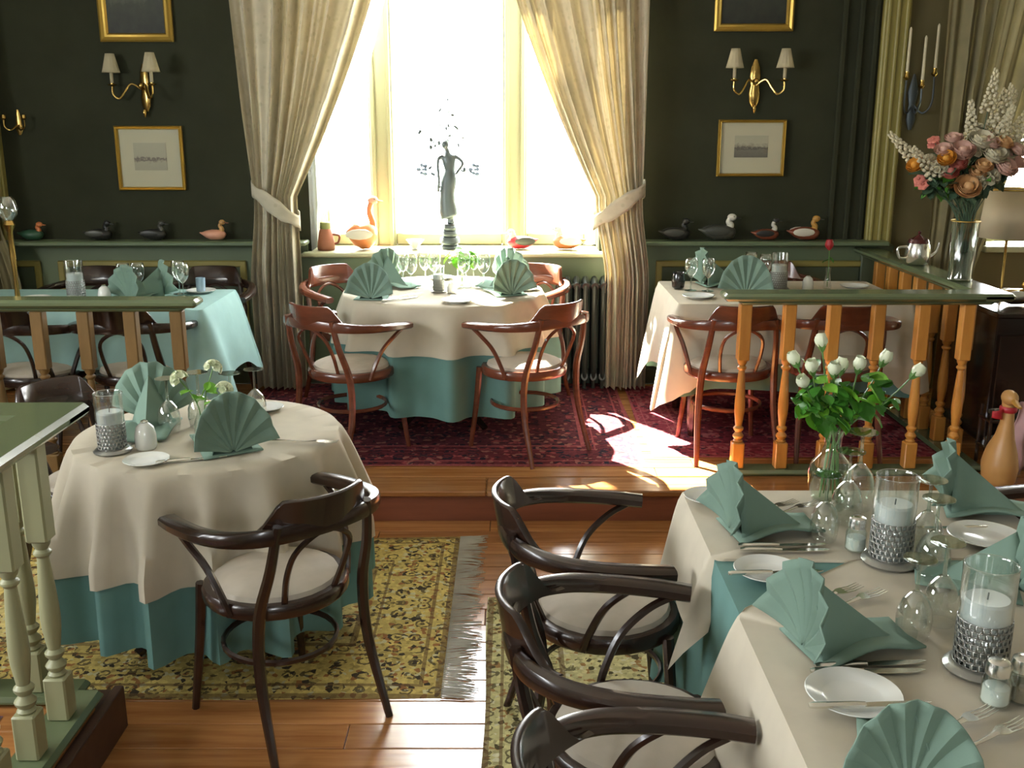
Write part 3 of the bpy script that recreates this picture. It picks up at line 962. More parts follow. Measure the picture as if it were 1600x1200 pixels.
# long table
rect_table('long rectangular table under cream and teal cloths beside the three armchairs', .51, 1.38, .95, 2.84, 0)
poly_cloth('tablecloth', 'teal undercloth showing in the gap between the cream cloths of the long table', [(.505, .94), (1.385, .94), (1.385, 2.845), (.505, 2.845)], .741, [.4, .52, .52, .52], 'teal', 7, .012, .010, 10, .10, .05)
poly_cloth('tablecloth', 'cream cloth on the window end of the long table, its corner hanging', [(.50, 2.36), (1.39, 2.33), (1.39, 2.85), (.50, 2.85)], .745, [0, .24, .24, .22], 'cream', 9, .11, .020, 9, .10, .10)
poly_cloth('tablecloth', 'creased cream cloth on the camera end of the long table with cutlery and candle', [(.497, .935), (1.392, .935), (1.392, 2.35), (.86, 2.36), (.497, 2.07)], .7475, [.3, .3, 0, 0, .33], 'cream', 10, .10, .026, 13, .10, .06)

# ================================================================== TABLEWARE BUILDERS
def make_napkin():
    t = thing('napkin', '', 'napkin')
    np_ = 7
    def fan(u, v):
        a = R(12) + u * R(156)
        k = u * np_ * 2
        zig = abs((k % 2) - 1) * 2 - 1
        r = (0.008 + 0.142 * v) * (1 + 0.010 * zig * v)
        yy = 0.0075 * zig * (v ** 0.7) + 0.045 * (1 - math.sin(a)) * v - 0.010 * math.sin(PI * v)
        return (r * math.cos(a) * 0.72, yy, 0.006 + r * math.sin(a) * 1.06)
    MB().grid(fan, np_ * 4, 8).obj('pleated_fan', 'napkin', t, angle=18, solid=0.0025)
    mm = MB()
    def tent(u, v):
        # u across (-1..1), v from the fan to the tail
        q = u * 2 - 1
        w = 0.052 * (1 - 0.75 * v)
        h = 0.132 * (1 - v) ** 1.05 * (1 - abs(q)) ** 0.9
        return (q * w, -0.008 - 0.165 * v, 0.004 + h)
    MB().grid(tent, 8, 8).obj('support_flap', 'napkin', t, angle=50, solid=0.002)
    def fold(u, v):
        q = u * 2 - 1
        return (q * (0.075 - 0.02 * v), 0.004 - 0.205 * v, 0.004 + 0.012 * math.sin(PI * v) ** 2 * (1 - 0.5 * q) + 0.006 * abs(q) * v)
    MB().grid(fold, 6, 10).obj('base_fold', 'napkin', t, solid=0.004)
    return t
GB = [(.0045, .072), (.012, .078), (.026, .094), (.034, .115), (.0365, .135), (.035, .155), (.031, .178)]
def make_glass(inv):
    t = thing('wine_glass', '', 'glass')
    Hh = .178
    f = (lambda pr: [(r, Hh - z) for r, z in pr][::-1]) if inv else (lambda pr: pr)
    MB().lathe(f(GB), 18, capb=False, capt=False).obj('bowl', 'glass', t, solid=.0016)
    MB().lathe(f([(.0045, .004), (.004, .03), (.0042, .06), (.0050, .074)]), 8).obj('stem', 'crystal', t)
    MB().lathe(f([(.034, 0.0), (.034, .002), (.018, .004), (.004, .008)]), 18).obj('foot', 'crystal', t)
    return t
def make_candle():
    t = thing('candle_lamp', '', 'candle')
    MB().lathe([(.050, 0), (.052, .004), (.046, .010), (.040, .013)], 24).obj('base_plate', 'pewter', t)
    mm = MB()
    nu, nv = 24, 7
    r = .0385
    z0, dz = .013, .0103
    for j in range(nv):
        for i in range(nu):
            off = 0.5 * (j % 2)
            a0, a1 = 2 * PI * (i + off) / nu, 2 * PI * (i + 1 + off) / nu
            am, zm = (a0 + a1) / 2, z0 + dz * (j + .5)
            out = [(a0, z0 + dz * j), (a1, z0 + dz * j), (a1, z0 + dz * (j + 1)), (a0, z0 + dz * (j + 1))]
            inn = [(am + (a - am) * .62, zm + (z - zm) * .62) for a, z in out]
            vs = [(r * math.cos(a), r * math.sin(a), z) for a, z in out + inn]
            mm.add(vs, [(k, (k + 1) % 4, 4 + (k + 1) % 4, 4 + k) for k in range(4)])
    mm.obj('pierced_sleeve', 'pewter', t, solid=0.0012)
    MB().lathe([(.033, .012), (.0345, .05), (.0345, .112), (.031, .116), (.006, .113)], 22).obj('wax', 'candle', t)
    MB().sweep([(0, 0, .112), (.001, 0, .124)], .0012, 5).obj('wick', 'bronze', t)
    MB().lathe([(.0365, .014), (.0368, .10), (.0375, .165), (.0385, .168), (.0370, .169)], 26, capb=False, capt=False).obj('glass_sleeve', 'glass', t, solid=.002)
    return t
def make_shaker(fill):
    t = thing('salt_shaker' if fill == 'salt' else 'pepper_shaker', '', 'shaker')
    MB().lathe([(.019, 0), (.0225, .004), (.0220, .040), (.0165, .052), (.0160, .056)], 16, capt=False).obj('glass_body', 'crystal', t)
    MB().lathe([(.0175, .003), (.0200, .006), (.0195, .030), (.010, .033)], 14).obj('filling', fill, t)
    MB().lathe([(.0165, .050), (.0185, .052), (.0185, .064), (.0165, .072), (.012, .075), (.002, .0755)], 18).obj('cap', 'silver', t)
    return t
def make_porcelain_shaker():
    t = thing('china_shaker', '', 'shaker')
    MB().lathe([(.022, 0), (.026, .006), (.026, .035), (.021, .056), (.010, .066), (.002, .068)], 16).obj('pot', 'china', t)
    MB().lathe([(.008, .066), (.009, .071), (.002, .074)], 10).obj('cap', 'silver', t)
    return t
def make_plate(r=.085):
    t = thing('side_plate', '', 'plate')
    MB().lathe([(r * .58, 0), (r * .62, .003), (r * .95, .012), (r, .015), (r * .985, .0165), (r * .64, .0065), (r * .60, .005), (.001, .005)], 32, capt=False).obj('dish', 'china', t)
    return t
def make_knife():
    t = thing('knife', '', 'knife')
    MB().sweep([(0, -.115, .006), (0, -.105, .007), (0, -.03, .007), (0, -.01, .0065)], [(.005, .004), (.0095, .0055), (.0075, .005), (.006, .004)], 8, up=(0, 0, 1)).obj('handle', 'silver', t)
    MB().prism([(-.007, -.012), (.007, -.012), (.009, .05), (.007, .09), (-.002, .115), (-.008, .10), (-.0085, .03)], .0035, .0055).obj('blade', 'silver', t, smooth=False)
    return t
def make_fork():
    t = thing('fork', '', 'fork')
    MB().sweep(smooth_path([(0, -.105, .004), (0, -.06, .006), (0, .0, .005), (0, .035, .010)], 3), [(.009, .002), (.006, .002), (.0035, .002), (.006, .0018)], 8, up=(0, 0, 1)).obj('handle', 'silver', t)
    mm = MB()
    mm.prism([(-.005, .03), (.005, .03), (.0115, .045), (.0115, .056), (-.0115, .056), (-.0115, .045)], .008, .0102)
    for k in range(4):
        x = -.0098 + k * .00653
        mm.sweep([(x, .055, .009), (x, .075, .008), (x, .098, .012)], [(.0018, .0012), (.0017, .0012), (.0008, .0008)], 4, up=(0, 0, 1))
    mm.obj('tines', 'silver', t)
    return t
def napkin(label, x, y, z, rz, sc=1.0): return place('napkin', make_napkin, label, (x, y, z), R(rz), 'fan-folded green napkins', sc)
def iglass(label, x, y, z, sc=1.0, g='upturned wine glasses'): return place('iglass', lambda: make_glass(True), label, (x, y, z), 0, g, sc)
def uglass(label, x, y, z, sc=1.0, g='upright wine glasses'): return place('uglass', lambda: make_glass(False), label, (x, y, z), 0, g, sc)
def candle(label, x, y, z, sc=1.0): return place('candle', make_candle, label, (x, y, z), 0.3, 'pierced-base candle lamps', sc)
def shaker(label, fill, x, y, z, sc=1.0): return place('shk' + fill, lambda: make_shaker(fill), label, (x, y, z), 0, 'glass shakers', sc)
def cshaker(label, x, y, z, sc=1.0): return place('chk', make_porcelain_shaker, label, (x, y, z), 0, 'white china shakers', sc)
def plate(label, x, y, z, sc=1.0): return place('plate', make_plate, label, (x, y, z), 0, 'white side plates', sc)
def knife(label, x, y, z, rz, sc=1.0): return place('knife', make_knife, label, (x, y, z), R(rz), 'silver knives', sc)
def fork(label, x, y, z, rz, sc=1.0): return place('fork', make_fork, label, (x, y, z), R(rz), 'silver forks', sc * 1.2)

# ---- long table settings
ZT = .7505
napkin('fan napkin at the long table corner closest to the step', .575, 2.52, ZT, 100, 1.18)
napkin('fan napkin over the teal gap of the long table, facing the middle armchair', .595, 1.895, ZT, 104, 1.2)
napkin('fan napkin cut off by the bottom of the picture on the long table', .635, 1.425, ZT, 168, 1.05)
napkin('fan napkin standing side-on at the window end of the long table', 1.215, 2.70, ZT, 74, 1.2)
napkin('low fan napkin at the picture edge beside the second candle lamp', 1.165, 2.17, ZT, -110, 1.1)
candle('candle lamp among the upturned glasses in the middle of the long table', .930, 2.335, ZT, 1.32)
candle('candle lamp beside the salt and pepper shakers on the long table', .925, 1.825, ZT, 1.32)
shaker('salt shaker beside the middle candle lamp on the long table', 'salt', .868, 2.405, ZT, 1.2)
shaker('salt shaker next to the pepper shaker at the camera end of the long table', 'salt', .898, 1.700, ZT, 1.2)
shaker('pepper shaker beside the salt shaker on the long table', 'pepper', .950, 1.712, ZT, 1.2)
iglass('upturned wine glass standing alone between the corner napkin and salt shaker', .808, 2.475, ZT, 1.0)
iglass('upturned wine glass directly behind the salt shaker by the rose vase', .905, 2.60, ZT, 1.12)
iglass('tall upturned wine glass beside the rose vase, highest foot of its cluster', .968, 2.70, ZT, 1.25)
iglass('upturned wine glass touching the middle candle lamp, window side of its pair', 1.03, 2.375, ZT, 1.12)
iglass('upturned wine glass beside the middle candle lamp, rim catching light', 1.00, 2.255, ZT, 1.1)
iglass('upturned wine glass in the pair on the creased cream cloth, closer to the knives', .842, 1.955, ZT, 1.0)
iglass('upturned wine glass in the pair on the creased cream cloth, closer to the low napkin', .925, 2.02, ZT, 1.05)
plate('side plate in the teal gap between the cream cloths', .612, 2.265, ZT, .95)
plate('side plate in front of the bottom napkin on the long table', .640, 1.715, ZT, 1.05)
plate('side plate on the far edge of the long table, tilted light on its rim', 1.225, 2.47, ZT, 1.1)
plate('side plate under the corner napkin at the step end', .565, 2.765, ZT, .85)
knife('knife laid in front of the corner napkin, closer to the fan', .690, 2.425, ZT, -88)
knife('knife laid in front of the corner napkin, closer to the teal gap', .690, 2.395, ZT, -90)
knife('knife resting across the plate in the teal gap', .625, 2.235, ZT + .012, -86)
knife('knife beside the middle napkin tail, upper of two', .715, 1.835, ZT, -85)
knife('knife beside the middle napkin tail, lower of two', .700, 1.808, ZT, -89)
knife('butter knife lying across the plate by the bottom napkin', .655, 1.665, ZT + .014, -87)
knife('knife beside the far-edge plate, touching its rim', 1.17, 2.54, ZT, 88)
knife('knife lying below the far-edge plate, upper of two', 1.20, 2.32, ZT, 88)
knife('knife lying below the far-edge plate, lower of two', 1.20, 2.295, ZT, 91)
fork('fork with shining tines behind the middle napkin, closer to the fan', .70, 2.12, ZT, -62)
fork('fork with shining tines behind the middle napkin, closer to the glasses', .745, 2.095, ZT, -62)
fork('fork beside the bottom napkin, closer to the fan', .775, 1.610, ZT, -62)
fork('fork beside the bottom napkin, outermost', .815, 1.570, ZT, -62)
fork('fork behind the corner napkin, closer to the fan', .70, 2.665, ZT, -62)
fork('fork behind the corner napkin, closer to the rose vase', .755, 2.655, ZT, -62)
# ---- round table by the painted balustrade
ZF = .7475
candle('candle lamp on the round table by the painted balustrade', -1.315, 3.215, ZF, 1.18)
cshaker('white china shaker beside the candle lamp on the round table', -1.215, 3.245, ZF, 1.35)
plate('side plate in front of the candle lamp on the round table', -1.165, 3.10, ZF, .85)
plate('side plate on the sunlit rim of the round table by the balustrade', -0.93, 3.72, ZF, .8)
napkin('dark fan napkin facing the armchair on the gold rug', -0.905, 3.17, ZF, -148, 1.3)
napkin('tall fan napkin behind the candle lamp on the round table', -1.30, 3.56, ZF, 12, 1.35)
iglass('upturned wine glass behind the china shaker, first of the row', -1.20, 3.44, ZF, 1.08)
iglass('upturned wine glass behind the china shaker, second of the row', -1.11, 3.50, ZF, 1.12)
iglass('upturned wine glass close to the white carnations, first of two', -.995, 3.50, ZF, 1.1)
iglass('upturned wine glass close to the white carnations, outer of two', -.935, 3.60, ZF, 1.05)
knife('knife lying by the dark fan napkin on the round table', -1.02, 3.12, ZF, -70)
fork('fork lying by the dark fan napkin on the round table', -.70, 3.30, ZF, -100)
# ---- round window table
ZW = .8975
napkin('fan napkin facing the room on the round window table, pleats spread', -.735, 5.27, ZW, 175, 1.2)
napkin('fan napkin at the back of the round window table near the jar', -.72, 5.84, ZW, 40, 1.25)
napkin('brownish-lit fan napkin at the round window table beside the radiator chair', .0, 5.40, ZW, -155, 1.2)
napkin('fan napkin at the back of the round window table near the radiator', -.02, 5.86, ZW, -30, 1.25)
for i, (x, y) in enumerate([(-.62, 5.80), (-.565, 5.70), (-.50, 5.86), (-.44, 5.78), (-.16, 5.72), (-.22, 5.88), (-.27, 5.74)]):
    uglass(['sunlit wine glass beside the fan napkin near the jar', 'sunlit wine glass, front one of the group near the jar', 'sunlit wine glass behind the group near the jar',
            'sunlit wine glass between the groups under the statue', 'sunlit wine glass beside the fan napkin near the radiator', 'sunlit wine glass behind the green sprig near the radiator', 'sunlit wine glass in front of the green sprig'][i], x, y, ZW, 1.05)
candle('candle lamp blown white by sun on the round window table', -.40, 5.55, ZW, .85)
cshaker('china shaker beside the candle on the round window table', -.33, 5.52, ZW, .9)
plate('side plate at the room edge of the round window table', -.28, 5.22, ZW, 1.0)
plate('side plate beside the radiator chair on the round window table', .08, 5.62, ZW, .9)
plate('side plate at the window side of the round window table', -.42, 6.03, ZW, .9)
knife('knife beside the spread fan napkin on the window table', -.585, 5.30, ZW, -50)
fork('fork beside the spread fan napkin on the window table', -.60, 5.36, ZW, -55)
# ---- pale teal table
ZL = .8945
candle('candle lamp on the pale teal table', -2.285, 5.32, ZL, 1.2)
cshaker('white shaker on the pale teal table', -2.11, 5.25, ZL, 1.25)
plate('side plate at the corner end of the pale teal table', -2.50, 5.32, ZL, .9)
plate('side plate holding a blue candle cup on the pale teal table', -1.70, 5.55, ZL, .95)
napkin('fan napkin on the pale teal table, first of the crossed pair', -2.00, 5.28, ZL, 150, 1.15)
napkin('fan napkin on the pale teal table, second of the crossed pair', -1.86, 5.42, ZL, -60, 1.2)
for i, (x, y) in enumerate([(-2.06, 5.40), (-1.99, 5.42), (-1.80, 5.50), (-1.755, 5.42)]):
    uglass(['wine glass behind the crossed napkins, shaker side', 'wine glass behind the crossed napkins, second from the shaker', 'wine glass beside the crossed napkins, wainscot side', 'wine glass beside the crossed napkins, plate side'][i], x, y, ZL)
t = thing('candle_cup', 'small pale blue candle cup on the side plate of the teal table', 'candle', (-1.70, 5.55, ZL + .006))
MB().lathe([(.020, 0), (.024, .004), (.026, .075), (.023, .076), (.021, .03)], 16, capt=False).obj('cup', mat('pale_blue_glass', (0.35, 0.48, 0.62), 0.2, coat=.5), t)
MB().lathe([(.019, .02), (.020, .05), (.004, .052)], 12).obj('wax', 'candle', t)
# ---- table behind varnished balusters
ZR = .8975
candle('candle lamp over the varnished balusters, beside the brownish napkin', 1.475, 5.63, ZR, 1.2)
cshaker('white shaker near the red rose behind the varnished balusters', 1.635, 5.62, ZR, 1.15)
plate('side plate at the sunlit end behind the varnished balusters', .985, 5.36, ZR, 1.0)
plate('side plate beyond the red rose near the pilaster', 1.92, 5.70, ZR, .95)
napkin('tall fan napkin at the sunlit end behind the varnished balusters', 1.08, 5.78, ZR, 100, 1.3)
napkin('brownish fan napkin overlapping the handrail behind the varnished balusters', 1.24, 5.38, ZR, 165, 1.35)
for i, (x, y) in enumerate([(.985, 5.60), (1.075, 5.58), (1.37, 5.86), (1.43, 5.76)]):
    uglass(['wine glass at the sunlit cloth end, outer of two', 'wine glass at the sunlit cloth end, beside the tall fan napkin', 'wine glass behind the brownish napkin, wainscot side', 'wine glass behind the brownish napkin, candle side'][i], x, y, ZR, 1.0)
tag(MB().lathe([(.02, 0), (.034, .01), (.038, .05), (.030, .085), (.034, .092), (.032, .093), (.028, .085)], 16, capt=False).obj('vinegar_jug', mat('black_glaze', (0.015, 0.015, 0.014), 0.15, coat=.5), None, loc=(.925, 5.66, ZR)), 'small black glazed jug at the sunlit cloth end', 'jug')

# ================================================================== FLOWERS
def leaf_mesh(m, L=.048, W=.036):
    def fn(u, v):
        q = u * 2 - 1
        w = W * math.sin(PI * min(1, v * .95 + .03)) ** .8
        return (q * w / 2, L * v, .006 * abs(q) - .012 * v * v * L / .05)
    return MB().grid(fn, 4, 6).mesh('leaf', m)
PJ = random.Random(2)
def petals(mm, r, n, rings, c=(0, 0, 0), opening=1.0):
    """rose bloom of cupped petals"""
    mm.ell((c[0], c[1], c[2] + r * (.55 if opening > .7 else .85)), (r * .45, r * .45, r * (.5 if opening > .7 else .85)), 8, 6)
    for k in range(rings):
        f = (k + 1) / rings
        for i in range(n):
            a0 = 2 * PI * (i + .5 * k) / n + PJ.uniform(-.25, .25)
            jz, jr = PJ.uniform(-.14, .10) * r, PJ.uniform(.88, 1.1)
            def fn(u, v, a0=a0, f=f, jz=jz, jr=jr):
                a = a0 + (u - .5) * 2 * PI / n * 1.35
                ph = v
                rad = r * (.18 + (.45 + .42 * f * opening) * math.sin(ph * PI * (.5 if opening > .7 else .74)) ** .9)
                z = r * (1.25 - .55 * f * opening) * (1.0 if opening > .7 else 1.75) * ph - r * .1 * (1 - math.cos((u - .5) * 3)) * v
                rad *= 1 + (jr - 1) * v
                return (c[0] + rad * math.cos(a), c[1] + rad * math.sin(a), c[2] + z + jz * v * v)
            mm.grid(fn, 4, 4)
CALYX = MB().lathe([(.003, -.012), (.009, -.004), (.0125, .006), (.016, .016), (.012, .010)], 10, capt=False, flute=(5, .18)).mesh('calyx', 'stem')
LEAF = {k: leaf_mesh(k) for k in ('leaf', 'leaf2', 'leaf3')}
BLOOM = {}
def bloom(m, kind):
    k = (m, kind)
    if k not in BLOOM:
        mm = MB()
        if kind == 'bud': petals(mm, .025, 5, 3, opening=.55)
        elif kind == 'rose': petals(mm, .042, 6, 3)
        elif kind == 'peony': petals(mm, .058, 7, 4)
        elif kind == 'small':
            for i in range(6):
                a = i * PI / 3
                mm.ell((.012 * math.cos(a), .012 * math.sin(a), .004), (.010, .010, .005), 6, 4)
            mm.ell((0, 0, .007), (.005, .005, .005), 6, 4)
        elif kind == 'carnation':
            rnd = random.Random(3)
            for i in range(26):
                a = rnd.random() * 6.28; e = rnd.random() * 1.4
                r = .022
                p = Vector((math.cos(a) * math.cos(e), math.sin(a) * math.cos(e), math.sin(e)))
                q = p.to_track_quat('Z', 'Y').to_matrix().to_4x4()
                q.translation = p * r
                mm.lathe([(.001, -.012), (.010, .004), (.013, .006)], 6, capt=False, capb=False, mx=q)
        elif kind == 'spike':
            rnd = random.Random(5)
            for i in range(46):
                h = i / 46
                a = i * 2.4
                r = .032 * (1 - h * .75)
                mm.ell((r * math.cos(a), r * math.sin(a), .20 * h), (.013 * (1 - .5 * h), .013 * (1 - .5 * h), .010), 5, 4)
        BLOOM[k] = mm.mesh('bloom', m)
    return BLOOM[k]
def flower(name, label, foot, head, m, kind, leaves=(), leafm='leaf', group=None, sc=1.0, bend=.02, sr=.0022):
    """one cut flower: stem from foot to head, bloom on top, leaves along it (t, angle, size)"""
    t = thing(name, label, 'flower', foot, 0, group)
    f, h = Vector(foot), Vector(head)
    d = h - f
    mid = d * .5 + Vector((-d.x * .25, -d.y * .25, d.z * .08))
    path = smooth_path([(0, 0, 0), mid, d], 6)
    MB().sweep(path, sr, 5).obj('stem', 'stem', t)
    ax = (path[-1] - path[-4]).normalized()
    b = inst('bloom', bloom(m, kind), t, d, ax.to_track_quat('Z', 'Y').to_euler(), (sc, sc, sc))
    for (tt, an, ls) in leaves:
        p = path[int(tt * (len(path) - 1))]
        inst('leaf', LEAF[leafm], t, p, (R(-20 + 30 * math.sin(an * 3)), R(15 * math.cos(an * 5)), an), (ls, ls, ls))
    return t

# rose vase on the long table
vx, vy = .905, 2.755
t = thing('glass_vase', 'round-bodied clear glass vase of white roses on the long table', 'vase', (vx, vy, ZT))
MB().lathe([(.036, 0), (.050, .006), (.060, .05), (.062, .085), (.055, .115), (.032, .14), (.023, .165), (.024, .19), (.034, .215), (.036, .217)], 26, capt=False).obj('vase_body', 'glass', t)
MB().lathe([(.034, .004), (.047, .010), (.057, .05), (.0585, .080), (.002, .0801)], 22).obj('water', thin_glass('vase_water', (.86, .93, .84), .3, .02, .05), t)
rx = [(1200, 540, .02), (1215, 550, 0), (1240, 525, .03), (1252, 552, -.02), (1270, 555, 0), (1285, 545, -.04), (1332, 542, .03), (1377, 555, 0), (1225, 560, -.03)]
rose_heads = [(-.115, .01, .395), (-.078, -.02, .380), (-.045, .02, .440), (-.022, -.03, .375), (.012, .02, .372), (.045, -.02, .385), (.125, .02, .395), (.205, 0, .365), (-.10, -.04, .345)]
rlab = ['white rosebud at the edge of the vase bunch, closest to the sunlit patch', 'white rosebud second along the vase bunch from the sunlit patch', 'white rosebud standing highest in the glass vase', 'white rosebud below the highest one in the glass vase',
        'small white rosebud at the centre of the vase bunch', 'white rosebud right of centre of the vase bunch', 'white rosebud on a bare upright stem in the glass vase', 'white rosebud leaning far out towards the turned balusters', 'lowest white rosebud, half among the leaves']
rlab[5] = 'white rosebud between the central one and the bare-stemmed one'
rnd = random.Random(11)
for i, (dx, dy, dz) in enumerate(rose_heads):
    a = i * 2.4
    foot = (vx + .028 * math.cos(a), vy + .028 * math.sin(a), ZT + .012)
    lv = []
    for k in range(13):
        lv.append((rnd.uniform(.42, .84), rnd.uniform(0, 6.28), rnd.uniform(.8, 1.35)))
    t = thing('white_rose', rlab[i], 'flower', foot, 0, 'white roses in the glass vase')
    h = Vector((vx + dx, vy + dy, ZT + dz)) - Vector(foot)
    neck = Vector((vx + dx * .10 + .010 * math.cos(a), vy + dy * .10 + .010 * math.sin(a), ZT + .195)) - Vector(foot)
    path = smooth_path([(0, 0, 0), neck, neck * .45 + h * .55 + Vector((dx * .12, 0, .015)), h], 6)
    MB().sweep(path, .0024, 5).obj('stem', 'stem', t)
    ax = (path[-1] - path[-4]).normalized()
    bl_ = inst('bloom', bloom('white_petal', 'bud'), t, h, ax.to_track_quat('Z', 'Y').to_euler(), (.84, .84, .84))
    inst('calyx', CALYX, bl_)
    for (tt, an, ls) in lv:
        p = path[int(tt * (len(path) - 1))] if tt > .5 else path[9]
        q = p + Vector((rnd.uniform(.012, .038) * math.cos(an), rnd.uniform(.012, .038) * math.sin(an), rnd.uniform(-.035, .03)))
        inst('leaf', LEAF['leaf2' if rnd.random() < .3 else 'leaf'], t, q, (R(rnd.uniform(-50, 20)), R(rnd.uniform(-35, 35)), an), (ls, ls, ls))

# carnations on the round table
cx, cy = -1.045, 3.33
t = thing('bud_vase', 'slim clear bud vase of white carnations on the round table', 'vase', (cx, cy, ZF))
MB().lathe([(.030, 0), (.034, .01), (.032, .06), (.020, .10), (.015, .13), (.021, .155)], 20, capt=False).obj('vase_body', 'glass', t)
for lab, (dx, dy, dz) in zip(['white carnation leaning towards the candle lamp', 'white carnation highest in the bud vase', 'white carnation leaning away from the candle lamp'], [(-.07, 0, .215), (.035, .03, .245), (.085, -.03, .185)]):
    flower('white_carnation', lab, (cx, cy, ZF + .015), (cx + dx, cy + dy, ZF + dz), 'white_petal', 'carnation', [(.72, 1.0 + dx * 20, .8), (.8, 3.5 + dx * 10, .9), (.66, 5.0, .8), (.75, 2.2 + dx * 30, .7)], 'leaf2', 'white carnations in the bud vase', 1.05)
# red rose in a bud glass
t = thing('bud_vase', 'narrow bud vase holding one red rose near the pilaster', 'vase', (1.755, 5.66, ZR))
MB().lathe([(.022, 0), (.024, .01), (.016, .05), (.012, .09), (.016, .12)], 16, capt=False).obj('vase_body', 'glass', t)
flower('red_rose', 'single red rose in the narrow bud vase', (1.755, 5.66, ZR + .012), (1.752, 5.66, ZR + .215), 'red_petal', 'bud', [(.7, 1, .8), (.8, 4, .8)], 'leaf', None, 1.15)
# green sprig on the window table
t = thing('bud_vase', 'small glass of bright green foliage on the round window table', 'vase', (-.285, 5.80, ZW))
MB().lathe([(.024, 0), (.026, .01), (.028, .07), (.030, .09)], 16, capt=False).obj('vase_body', 'glass', t)
for k in range(7):
    a = k * .9
    flower('green_sprig', 'bright green leafy sprig in the small glass on the round window table', (-.285, 5.80, ZW + .015), (-.285 + .085 * math.cos(a), 5.80 + .05 * math.sin(a), ZW + .155 + .02 * (k % 3)), 'leaf2', 'small',
           [(.8, a, 1.1), (.9, a + 2, 1.0), (.97, a + 4, 1.1), (.7, a + 3, 1.0)], 'leaf2', 'green sprigs in the small glass', 1.0, sr=.0015)

# big mixed bouquet on the handrail corner
bx, by, bz = 2.225, 5.06, 1.038
t = thing('tall_vase', 'tall cut-glass vase with gilt rim on the green handrail corner', 'vase', (bx, by, bz))
MB().lathe([(.052, 0), (.058, .006), (.054, .02), (.058, .15), (.066, .285), (.068, .29)], 24, capt=False, flute=(12, .03)).obj('vase_body', 'crystal', t)
MB().sweep([(.068 * math.cos(a), .068 * math.sin(a), .291) for a in [2 * PI * i / 24 for i in range(24)]], .003, 6, closed=True).obj('gilt_rim', 'gold', t)
MB().lathe([(.045, .008), (.050, .14), (.001, .141)], 18).obj('water', thin_glass('dim_water', (.6, .7, .6), .3, .02, .05), t)
# heads: offsets in x, y, z above vase foot
mixed = [
 ('spike', 'ivory_petal', 'ivory flower spike', [((.10, .02, .80), 'standing tallest in the mixed bouquet'), ((.17, .03, .72), 'second tallest, lamp side of the mixed bouquet'), ((.22, .0, .64), 'outermost on the lamp side of the mixed bouquet'),
   ((.05, .05, .62), 'rising behind the pink roses of the mixed bouquet'), ((-.21, .03, .50), 'leaning out towards the gilt pilaster'), ((.13, -.03, .60), 'at the front below the tallest spike of the mixed bouquet'),
   ((.25, .04, .55), 'low against the bright blind in the mixed bouquet'), ((.20, .08, .70), 'at the back against the olive drape'), ((-.15, -.05, .43), 'drooping low on the pilaster side of the bouquet'), ((.15, .06, .70), 'half hidden behind the second tallest spike')]),
 ('peony', 'ivory_petal', 'full ivory peony', [((.10, -.08, .52), 'at the front centre of the mixed bouquet'), ((.17, -.02, .52), 'above the lamp shade in the mixed bouquet'), ((.05, -.05, .60), 'upper middle of the mixed bouquet')]),
 ('peony', 'pink_petal', 'full dusty-pink peony', [((-.04, -.07, .54), 'on the pilaster side of the mixed bouquet'), ((.15, -.08, .455), 'just over the lamp shade rim'), ((.22, .0, .49), 'beside the bright blind')]),
 ('rose', 'pink_petal', 'dusty-pink rose', [((-.12, -.06, .56), 'upper pilaster side of the mixed bouquet'), ((.22, -.05, .56), 'on the lamp side above the pink peony'), ((.13, .04, .63), 'among the ivory spikes'), ((-.04, .04, .62), 'highest of the pink roses, by the olive drape'), ((.09, -.07, .60), 'above the front ivory peony')]),
 ('rose', 'coral_petal', 'coral rose', [((-.09, -.09, .44), 'lower of two in the mixed bouquet'), ((-.05, -.08, .48), 'upper of two in the mixed bouquet')]),
 ('peony', 'peach_petal', 'large peach rose', [((-.01, -.10, .345), 'lowest in the bouquet, just above the vase')]),
 ('rose', 'peach_petal', 'peach rose', [((.03, -.08, .43), 'beside the large lowest peach rose'), ((.15, -.06, .60), 'among the ivory spikes, lamp side'), ((-.07, -.05, .38), 'low on the pilaster side of the bouquet'), ((.05, -.10, .47), 'in the middle of the mixed bouquet')]),
 ('rose', 'orange_petal', 'orange bloom', [((-.12, -.10, .51), 'bright in the middle of the pilaster side of the bouquet'), ((-.23, -.02, .47), 'outermost towards the gilt pilaster')]),
 ('small', 'coral_petal', 'small coral blossom', [((-.20, 0, .40), 'lower pilaster edge of the bouquet, upper of three'), ((-.185, -.02, .37), 'lower pilaster edge of the bouquet, lowest of three'), ((-.14, .03, .63), 'upper pilaster edge of the bouquet, top of two'), ((-.13, .05, .60), 'upper pilaster edge of the bouquet, bottom of two'), ((-.19, .02, .385), 'lower pilaster edge of the bouquet, middle of three')]),
 ('carnation', 'ivory_petal', 'ivory carnation', [((-.14, -.07, .47), 'between the orange bloom and the coral roses'), ((-.17, -.02, .50), 'beside the outermost orange bloom'), ((.05, -.06, .58), 'above the central ivory peony'), ((.08, .06, .68), 'high among the ivory spikes'), ((-.10, .0, .40), 'low beside the coral blossoms'), ((.04, -.09, .39), 'just above the vase rim, lamp side'), ((.10, -.09, .42), 'over the corner of the lamp shade')]),
]
rb = random.Random(21)
